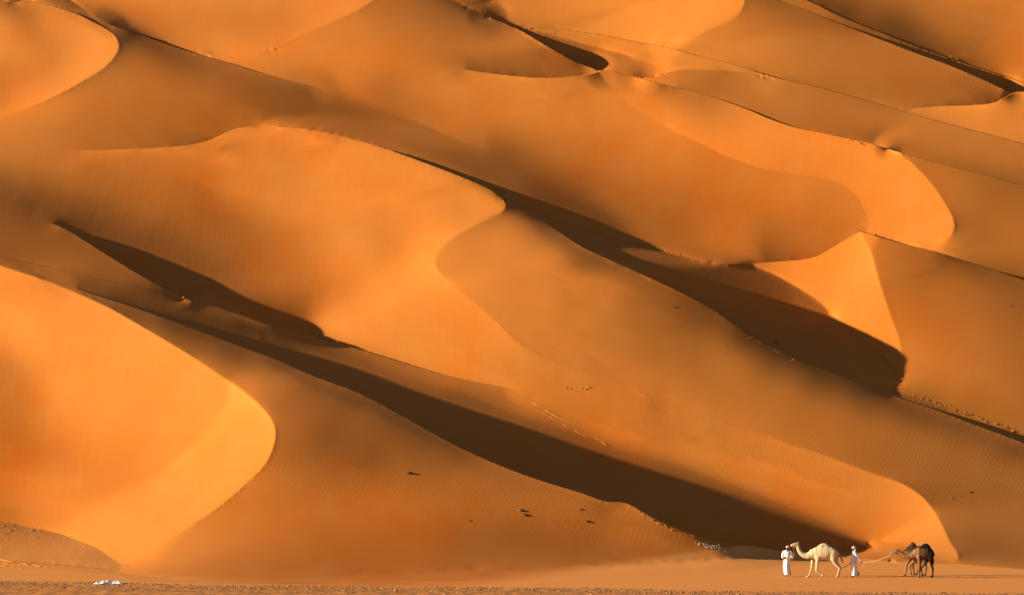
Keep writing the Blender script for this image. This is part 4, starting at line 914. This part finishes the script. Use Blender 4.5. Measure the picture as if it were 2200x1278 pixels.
# ---- men ---------------------------------------------------------------
def hand(bm,wrist,dirv,palm_n,grip=.9,size=.185,thumb=1):
    """palm, four curled fingers of unequal length and a thumb from the side of the palm"""
    w=Vector(wrist); d=Vector(dirv).normalized(); n=Vector(palm_n); n=(n-d*n.dot(d)).normalized(); s=d.cross(n).normalized()
    L=size
    c=w+d*L*.27
    for t in (-.26,-.09,.08,.25):
        tube(bm,[(*(w+d*L*.02+s*L*t*.6),.016),(*(w+d*L*.48+s*L*t),.0155)],8)
    for q,(t,fl) in enumerate(((-.26,.36),(-.09,.44),(.08,.41),(.25,.31))):
        p=w+d*L*.48+s*L*t; a=0.; pts=[(*p,.0105)]
        for seg,(m,rr) in enumerate(((.45,.010),(.32,.009),(.23,.008))):
            a+=grip*(.55+.12*seg+.05*q); p=p+(d*math.cos(a)+n*math.sin(a))*L*fl*m*1.25; pts.append((*p,rr))
        tube(bm,pts,8)
    p=w+d*L*.14+s*L*.24*thumb; pts=[(*p,.013)]
    for a,m in ((.9,.22),(.55,.18),(.2,.15)):
        p=p+(d*math.cos(a)+s*math.sin(a)*thumb*(.9 if a>.5 else .3)+n*grip*.55).normalized()*L*m; pts.append((*p,.0105))
    tube(bm,pts,8)
def person(f,face_dir,head,arms,hem,lean,scarf,label,feet,robe,grip=.9):
    """local x right, y away from the viewer, z up. face_dir: unit vector of the gaze"""
    fd=Vector(face_dir).normalized(); rt=Vector((fd.y,-fd.x,0)).normalized()
    H=Vector(head)                       # centre of the skull
    bm=bmesh.new()
    ball(bm,H+Vector((0,0,.015)),(.078,.078,.105)); ball(bm,H+fd*.025+Vector((0,0,-.035)),(.062,.062,.085)) # skull, jaw
    ball(bm,H+fd*.095+Vector((0,0,-.012)),(.015,.015,.026)); ball(bm,H+fd*.085+Vector((0,0,-.10)),(.03,.03,.02))
    for s in (-1,1): ball(bm,H+rt*s*.08+Vector((0,0,-.01)),(.014,.02,.03))
    nk=H+Vector((0,0,-.10))-fd*.015; ch_=Vector((lean[0],lean[1],1.42))
    tube(bm,[(*nk,.055),(*(ch_),.07)],12)
    hip=Vector((0,0,.95))
    tube(bm,[(ch_.x,ch_.y,1.40,.10,.17) if abs(fd.x)>.7 else (ch_.x,ch_.y,1.40,.10,.10),(lean[0]*.7,lean[1]*.7,1.22,.13,.14),(lean[0]*.3,lean[1]*.3,1.05,.115,.13),(0,0,.92,.13,.14)],18)
    for sh,el,wr,pn,th in arms:
        tube(bm,[(ch_.x,ch_.y,1.39,.06),(*sh,.055),(*el,.040),(*wr,.026)],12)
        hand(bm,wr,Vector(wr)-Vector(el)+Vector((0,0,-.06)),pn,grip,thumb=th)
    for s,(hp,kn,an,toe) in enumerate(feet):
        tube(bm,[(*hp,.085),(*kn,.055),(*an,.036)],12)
        d=(Vector(toe)-Vector(an)); tube(bm,[(*an,.036),(*(Vector(an)+d*.35+Vector((0,0,-.03))),.036,.036),(*toe,.022,.036)],10)
    o=fuse('person',bm,SKIN,.0085,2)
    o.location=f.base
    # robe
    bm=bmesh.new(); robe(bm)
    for sh,el,wr,pn,th in arms:
        S,E,W=Vector(sh),Vector(el),Vector(wr)
        tube(bm,[(ch_.x,ch_.y,1.40,.075,.075),(*(S+Vector((0,0,.0))),.074),(*E,.070),(*(E.lerp(W,.82)),.072),(*(E.lerp(W,.9)),.074)],14)
    r=fuse('robe',bm,CLOTH,.013,3,o)
    # head cloth: cap with a fall behind the neck
    bm=bmesh.new(); bd=-fd
    ball(bm,H+Vector((0,0,.045))+bd*.012,(.098,.098,.092))
    tube(bm,[(*(H+bd*.06+Vector((0,0,.05))),.075,.085),(*(H+bd*.09+Vector((0,0,-.06))),.06,.09),(*(H+bd*.10+Vector((0,0,-.17))),.045,.10)],14)
    N_=18; ring=[]
    for i in range(N_+1):
        a=2*math.pi*i/N_; ring.append((*(H+Vector((math.cos(a)*.092,math.sin(a)*.092,.055+.02*math.sin(2*a)))),.024))
    tube(bm,ring,8,cap=False)
    s_=fuse('head_cloth',bm,scarf,.012,3,o)
    bm=bmesh.new(); ball(bm,H+fd*.075+Vector((0,0,-.095)),(.045,.045,.05)); ball(bm,H+fd*.05+Vector((0,0,-.06)),(.062,.062,.035)); fuse('beard',bm,HAIR,.01,2,o)
    for s in (-1,1):
        bm=bmesh.new(); ball(bm,H+fd*.074+rt*s*.03+Vector((0,0,.015)),.0115); simple('eye',bm,EYE,o)
    bm=bmesh.new(); tube(bm,[(*(H+fd*.093+rt*-.02+Vector((0,0,-.062))),.006),(*(H+fd*.098+Vector((0,0,-.06))),.008),(*(H+fd*.093+rt*.02+Vector((0,0,-.062))),.006)],6); simple('mouth',bm,mat('lips',(.22,.07,.05)),o)
    for (hp,kn,an,toe) in feet:
        A,T=Vector(an),Vector(toe); d=(T-A); bm=bmesh.new()
        tube(bm,[(*(A-d*.25+Vector((0,0,-.05))),.014,.045),(*(A+d*.5+Vector((0,0,-.052))),.013,.05),(*(T+d*.12+Vector((0,0,-.022))),.012,.045)],10)
        tube(bm,[(*(A+d*.35+rt*.0+Vector((0,-.045,-.03))),.008),(*(A+d*.42+Vector((0,0,.012))),.009),(*(A+d*.35+Vector((0,.045,-.03))),.008)],8)
        simple('sandal',bm,LEATH,o)
    tagt(o,label,'person','men in white robes leading the camels')
    return o
def robe_loft(bm,rows,nseg=40,folds=7,ph=0.):
    """rows: (z,cx,cy,rx,ry,fold depth)"""
    rings=[]
    for i,(z,cx,cy,rx,ry,fo) in enumerate(rows):
        ring=[]
        for k in range(nseg):
            a=2*math.pi*k/nseg; q=1+fo*(math.sin(folds*a+ph)+.5*math.sin((folds*2-3)*a+1.3))
            ring.append(bm.verts.new((cx+math.cos(a)*rx*q,cy+math.sin(a)*ry*q,z)))
        rings.append(ring)
    for r0,r1 in zip(rings,rings[1:]):
        for k in range(nseg): bm.faces.new((r0[k],r0[(k+1)%nseg],r1[(k+1)%nseg],r1[k]))
    bm.faces.new(rings[0][::-1]); bm.faces.new(rings[-1])
f1=Fig(1691.5,1237.6)
def robe1(bm):
    robe_loft(bm,[(.10,-.01,0,.155,.17,.05),(.13,-.01,0,.158,.175,.06),(.35,-.03,0,.175,.175,.07),(.6,-.04,0,.20,.17,.05),(.85,-.02,0,.20,.165,.025),(1.0,-.01,-.01,.185,.155,.03),(1.12,0,-.01,.185,.15,.02),(1.3,0,-.01,.20,.14,.01),(1.40,0,0,.185,.12,0),(1.46,.0,0,.11,.085,0),(1.50,.0,0,.07,.07,0)])
m1=person(f1,(-.35,-.93,0),(.02,-.02,1.615),
  [((-.20,0,1.38),(-.265,-.02,1.14),(-.215,-.20,1.06),(.3,0,-1),1),((.20,0,1.38),(.27,-.02,1.14),(.24,-.19,1.07),(-.3,0,-1),-1)],
  .1,(0,-.02),SCARF,'man in white robe at the far left, facing the viewer and leading the cream camel',
  [((-.08,0,.9),(-.07,-.05,.5),(-.06,-.03,.09),(-.10,-.19,.035)),((.08,0,.9),(.10,.02,.5),(.17,.16,.24),(.17,.03,.10))],robe1)
f2=Fig(1835.5,1239)
def robe2(bm):
    robe_loft(bm,[(.09,.0,0,.17,.15,.06),(.13,.0,0,.175,.155,.07),(.35,.0,0,.165,.15,.08),(.6,-.01,0,.155,.15,.05),(.85,-.015,0,.16,.16,.025),(1.05,-.01,0,.155,.165,.02),(1.2,.0,0,.16,.175,.02),(1.34,.01,0,.155,.185,.01),(1.41,.0,0,.12,.17,0),(1.46,-.01,0,.085,.10,0),(1.50,-.015,0,.065,.065,0)],ph=1.)
m2=person(f2,(-.97,-.24,0),(-.045,-.02,1.615),
  [((0,-.18,1.38),(.17,-.22,1.12),(.375,-.22,.90),(.2,.2,-1),1),((-.01,.17,1.38),(-.09,.20,1.10),(-.17,.06,.86),(-1,0,-.2),-1)],
  .1,(-.01,0),SCARF2,'man in shaded white robe walking left between the two camels, rope in his trailing hand',
  [((0,-.08,.9),(-.07,-.08,.5),(-.05,-.08,.09),(-.23,-.10,.035)),((0,.08,.9),(.02,.08,.5),(.27,.07,.22),(.17,.06,.07))],robe2)
# ---- ropes and stick -----------------------------------------------------
def W3(f,l): return f.base+Vector(l)
def rope(name,pts,r,m,label,cat,seg=8,group=None):
    bm=bmesh.new(); tube(bm,[(*p,r) for p in pts],seg); o=simple(name,bm,m); 
    c=Vector(pts[0]); o.data.transform(Matrix.Translation(-c)); o.location=c
    tagt(o,label,cat,group); return o
hnd1=W3(f1,(.24,-.26,.99)); chin=W3(WCF,WCF(1703.6,1173.4)); 
rope('lead_rope',[chin,chin.lerp(hnd1,.3)+Vector((.10,0,-.16)),chin.lerp(hnd1,.7)+Vector((.07,0,-.10)),hnd1],.009,ROPE,'thin pale lead rope hanging from the cream camel down to the left man','rope')
hnd2=W3(f2,(.43,-.22,.83)); muz=W3(BCF,BCF(1914.8,1191.2))
P=[hnd2+Vector((.02,0,-.02))]+[hnd2.lerp(muz,t)+Vector((0,0,-.12*math.sin(math.pi*t)*(1-.25*t))) for t in (.12,.25,.4,.55,.7,.85)]+[muz]
rope('straw_rope',P,.015,ROPE,'straw coloured rope sagging from the walking man to the dark brown camel','rope')
cc=hnd2+Vector((-.03,-.01,-.14))
rope('rope_coil',[cc+Vector((math.sin(t)*.085,.012*t-.05,math.cos(t)*.125)) for t in [2*math.pi*i/12 for i in range(26)]],.014,ROPE,'loop of rope hanging from the trailing hand of the walking man','rope')
sa=W3(f2,(-.17,.03,.76)); sb=Vector(((1804.-1100)*f2.k,sa.y+.0,(1239-1222.)*f2.k))
d=(sb-sa); rope('herding_stick',[sa-d*.18,sa,sa+d*.5,sb],.015,STICK,'thin brown stick held low by the walking man behind the cream camel','stick')
# ---- litter, stones, clods ---------------------------------------------
def rock_mesh(seed,flat=.6,sub=2):
    r=random.Random(seed); bm=bmesh.new(); bmesh.ops.create_icosphere(bm,subdivisions=sub,radius=1)
    ax=[Vector((r.uniform(-1,1),r.uniform(-1,1),r.uniform(-1,1))).normalized() for _ in range(7)]; dd=[r.uniform(.55,.85) for _ in ax]
    for v in bm.verts:
        for a,q in zip(ax,dd):
            t=v.co.dot(a)
            if t>q: v.co-=a*(t-q)
        v.co*=1+r.uniform(-.05,.05); v.co.z*=flat
    me=bpy.data.meshes.new('rock'); bm.to_mesh(me); bm.free(); return me
def scatter(name,spots,m,label,seeds=6,z_of=None):
    """many small stones in one mesh (far too many to count)"""
    src=[rock_mesh(100+s,sub=1) for s in range(seeds)]
    V_=[];F_=[];off=0
    arr=[(np.array([v.co for v in s.vertices]),np.array([p.vertices for p in s.polygons])) for s in src]
    for i,(p,s) in enumerate(spots):
        vv,ff=arr[i%seeds]; a=rng.uniform(0,6.28); c,sn=math.cos(a),math.sin(a)
        R=np.array([[c,-sn,0],[sn,c,0],[0,0,1]]); sc3=np.array([rng.uniform(.7,1.5),rng.uniform(.7,1.3),rng.uniform(.6,1.1)])*s
        V_.append((vv*sc3)@R.T+np.array(p)); F_.append(ff+off); off+=len(vv)
    VV_=np.vstack(V_);FF_=np.vstack(F_)
    me=bpy.data.meshes.new(name); me.from_pydata(VV_.tolist(),[],FF_.tolist()); me.materials.append(m)
    o=link(name,me); o['kind']='stuff'; o['label']=label
    return o
STONE=mat('brown_stones',(.40,.19,.075),.9,.15,(.20,.085,.035),3.,.6,8.)
CLOD=mat('sand_clods',(.50,.21,.06),.9,.1,(.36,.13,.03),4.,.6,10.)
PALER=mat('pale_rock',(.62,.46,.30),.9,.15,(.40,.24,.12),5.,.7,12.)
def strip_v(u): return float(np.interp(u,[-100,0,250,500,900,1300,1500,2300],[1243,1246,1250,1257,1259.5,1262,1268,1274]))
sp=[]
while len(sp)<9000:
    u=rng.uniform(-60,2260); t=strip_v(u); v=t+abs(rng.gauss(0,1))*7+rng.uniform(-.5,1.5)
    if v>1300: continue
    # stones gather in windrows
    if noise2(np.array([u/34.]),np.array([v/2.6]),3)[0]<.03 and rng.random()<.8: continue
    Y=ground_y(v); s=abs(rng.gauss(0,1))*.028+.014
    if rng.random()<.01: s*=1.9
    sp.append((((u-1100)/PX*Y,Y+rng.uniform(-.1,.1),s*.15),s))
scatter('gravel',sp,STONE,'brown gravel and broken clods along the front edge of the floor')
# churned clods on the dark mound
sp=[]
while len(sp)<1500:
    u=rng.uniform(-20,262); v=rng.uniform(1120,1222)
    top=float(np.interp(u,C['MT'][::-1][:,0],C['MT'][::-1][:,1])); 
    if v<top+2 or v>top+ (62 if u>60 else 80) or rng.random()<(v-top)/90.: continue
    p=at(u,v); s=abs(rng.gauss(0,1))*.04+.015; sp.append(((p.x,p.y,p.z),s))
scatter('mound_gravel',sp,STONE,'dark rubble lying on the low mound at the left')
# crumbling clods along the ridges and the pale rock patch
sp=[]
def along(pts,n,spread,s0,s1,dv=0.):
    P=smooth_curve(pts,3.)
    for _ in range(n):
        c=P[rng.randrange(len(P))]; u=c[0]+rng.gauss(0,spread*.6); v=c[1]+dv+abs(rng.gauss(0,spread))
        p=at(u,v); sp.append(((p.x,p.y,p.z),rng.uniform(s0,s1)))
along([(1345,1083),(1383,1103),(1424,1125),(1450,1136)],70,2.5,.04,.11,1.5)
along([(1950,846),(2000,868),(2060,890),(2110,908),(2180,932)],130,5,.03,.12,-12)
along([(1600,716),(1660,745),(1720,775)],40,2.,.04,.10,3)
along([(800,763),(860,781),(930,800),(1000,819),(1080,838)],60,2.5,.03,.07,2)
along([(1205,830),(1240,834),(1275,826)],16,4,.06,.13)
along([(1820,300),(1850,307),(1874,313)],14,1.2,.08,.16,1)
along([(1380,108),(1440,112),(1480,122)],10,2,.06,.12,4)
along([(1700,975),(1800,1000),(1900,1030),(2000,1070),(2150,1120)],70,6,.03,.07,-25)
scatter('sand_clods',sp,CLOD,'small crumbling sand clods along the dune ridges')
sp=[]
for _ in range(150):
    t=rng.random(); u=1497+t*62+rng.gauss(0,2.5); v=1167+t*14+rng.gauss(0,2.2)
    p=at(u,v); sp.append(((p.x,p.y,p.z),rng.uniform(.03,.10)))
tp=[]
for _ in range(420):
    u=rng.choice([rng.uniform(1685,1840),rng.uniform(1930,2100),rng.uniform(1640,2190)]); v=1240.5+rng.gauss(0,1.7)
    Y=ground_y(v); tp.append((((u-1100)/PX*Y,Y,.0),rng.uniform(.015,.05)))
scatter('trodden_sand',tp,CLOD,'trodden lumps of sand under the feet of the camels and men')
scatter('pale_rubble',sp,PALER,'patch of pale rubble at the foot of the dune left of the camels')
specks=[(878,1017,.30,'dark rock on the smooth slope of the nearest dune'),(424,1003,.17,'upper dark stone on the bright face of the nearest dune'),(419,1014,.16,'middle dark stone in a short line on the bright dune face'),(395,1048,.13,'lower left dark stone on the bright dune face'),(417,1044,.15,'lower right dark stone on the bright dune face'),
 (1115,1095,.24,'upper dark rock of a pair low on the shaded slope'),(1128,1106,.26,'lower dark rock of a pair low on the shaded slope'),(1010,1118,.14,'small dark stone left of the rock pair on the slope'),(1242,379,.14,'single dark stone high on the broad orange slope'),(1449,660,.16,'small stone on the middle dune beside its dark hollow'),(1666,738,.30,'reddish rock on the rim of the dark hollow'),(1245,1094,.20,'flat dark stone right of the rock pair on the slope'),(1262,1119,.17,'small dark stone below the flat stone on the slope'),(602,866,.12,'tiny dark stone beside the crest of the nearest dune'),(2170,657,.14,'small dark stone near the right edge of the photo'),(2085,1058,.20,'pale stone low on the right hand slope')]
DR=mat('dark_rock',(.10,.045,.02),.9,.2,(.22,.10,.04),6.,.6,12.)
for i,(u,v,s,lb) in enumerate(specks):
    me=rock_mesh(300+i,.5); me.materials.append(DR); o=link('rock',me); o.location=at(u,v); o.scale=(s*1.1,s*.8,s*.9); o.rotation_euler=(0,0,i*1.1)
    tagt(o,lb,'rock','dark rocks lying on the dunes')
# wheel tracks: thin thrown-up rims of sand
def track(pts,r,m,label):
    P=smooth_curve(pts,8.); bm=bmesh.new(); Q=[at(*p) for p in P]
    tube(bm,[(q.x,q.y,q.z-.01,r,r*1.4) for q in Q],8); o=simple('wheel_track',bm,m); o['kind']='structure'; o['label']=label
track([(1113,857),(1140,864),(1168,878),(1200,897),(1240,918),(1275,938),(1305,957)],.045,M_SAND,'upper wheel track on the shaded slope')
track([(1100,852),(1125,864),(1160,884),(1195,903),(1230,922),(1262,939)],.04,M_SAND,'lower wheel track on the shaded slope')
for k,(a,b) in enumerate((((-20,1197),(102,1219)),((-20,1203),(70,1218)),((-20,1210),(60,1222)))):
    track([a,(.5*(a[0]+b[0]),.5*(a[1]+b[1])+1.5),b],.05+.02*(k==0),M_SAND,'low sand ridge on the floor at the left edge')
# crumpled white sheet
bm=bmesh.new(); nx,ny=46,16; g=[]
r_=random.Random(5)
for j in range(ny):
    row=[]
    for i in range(nx):
        x=(i/(nx-1)-.5)*1.55; y=(j/(ny-1)-.5)*.7
        e=max(0,1-abs(x/.8)**3)*max(0,1-abs(y/.36)**4)
        h=(abs(float(noise2(np.array([x*5.+3]),np.array([y*6.]),11)[0]))*.42+abs(float(noise2(np.array([x*13.]),np.array([y*12.+5]),12)[0]))*.16)*e+.01
        row.append(bm.verts.new((x+r_.uniform(-.01,.01),y+.12*math.sin(x*4),h+r_.uniform(0,.012))))
    g.append(row)
for j in range(ny-1):
    for i in range(nx-1): bm.faces.new((g[j][i],g[j][i+1],g[j+1][i+1],g[j+1][i]))
SHEET=mat('white_plastic',(.85,.87,.86),.35,.4,(.62,.72,.74),8.)
o=simple('plastic_sheet',bm,SHEET,None,False); Y=ground_y(1254); o.location=((232-1100)/PX*Y,Y,0)
md=o.modifiers.new('thick','SOLIDIFY'); md.thickness=.004
tagt(o,'crumpled white plastic sheet lying on the gravel at the lower left','plastic sheet')
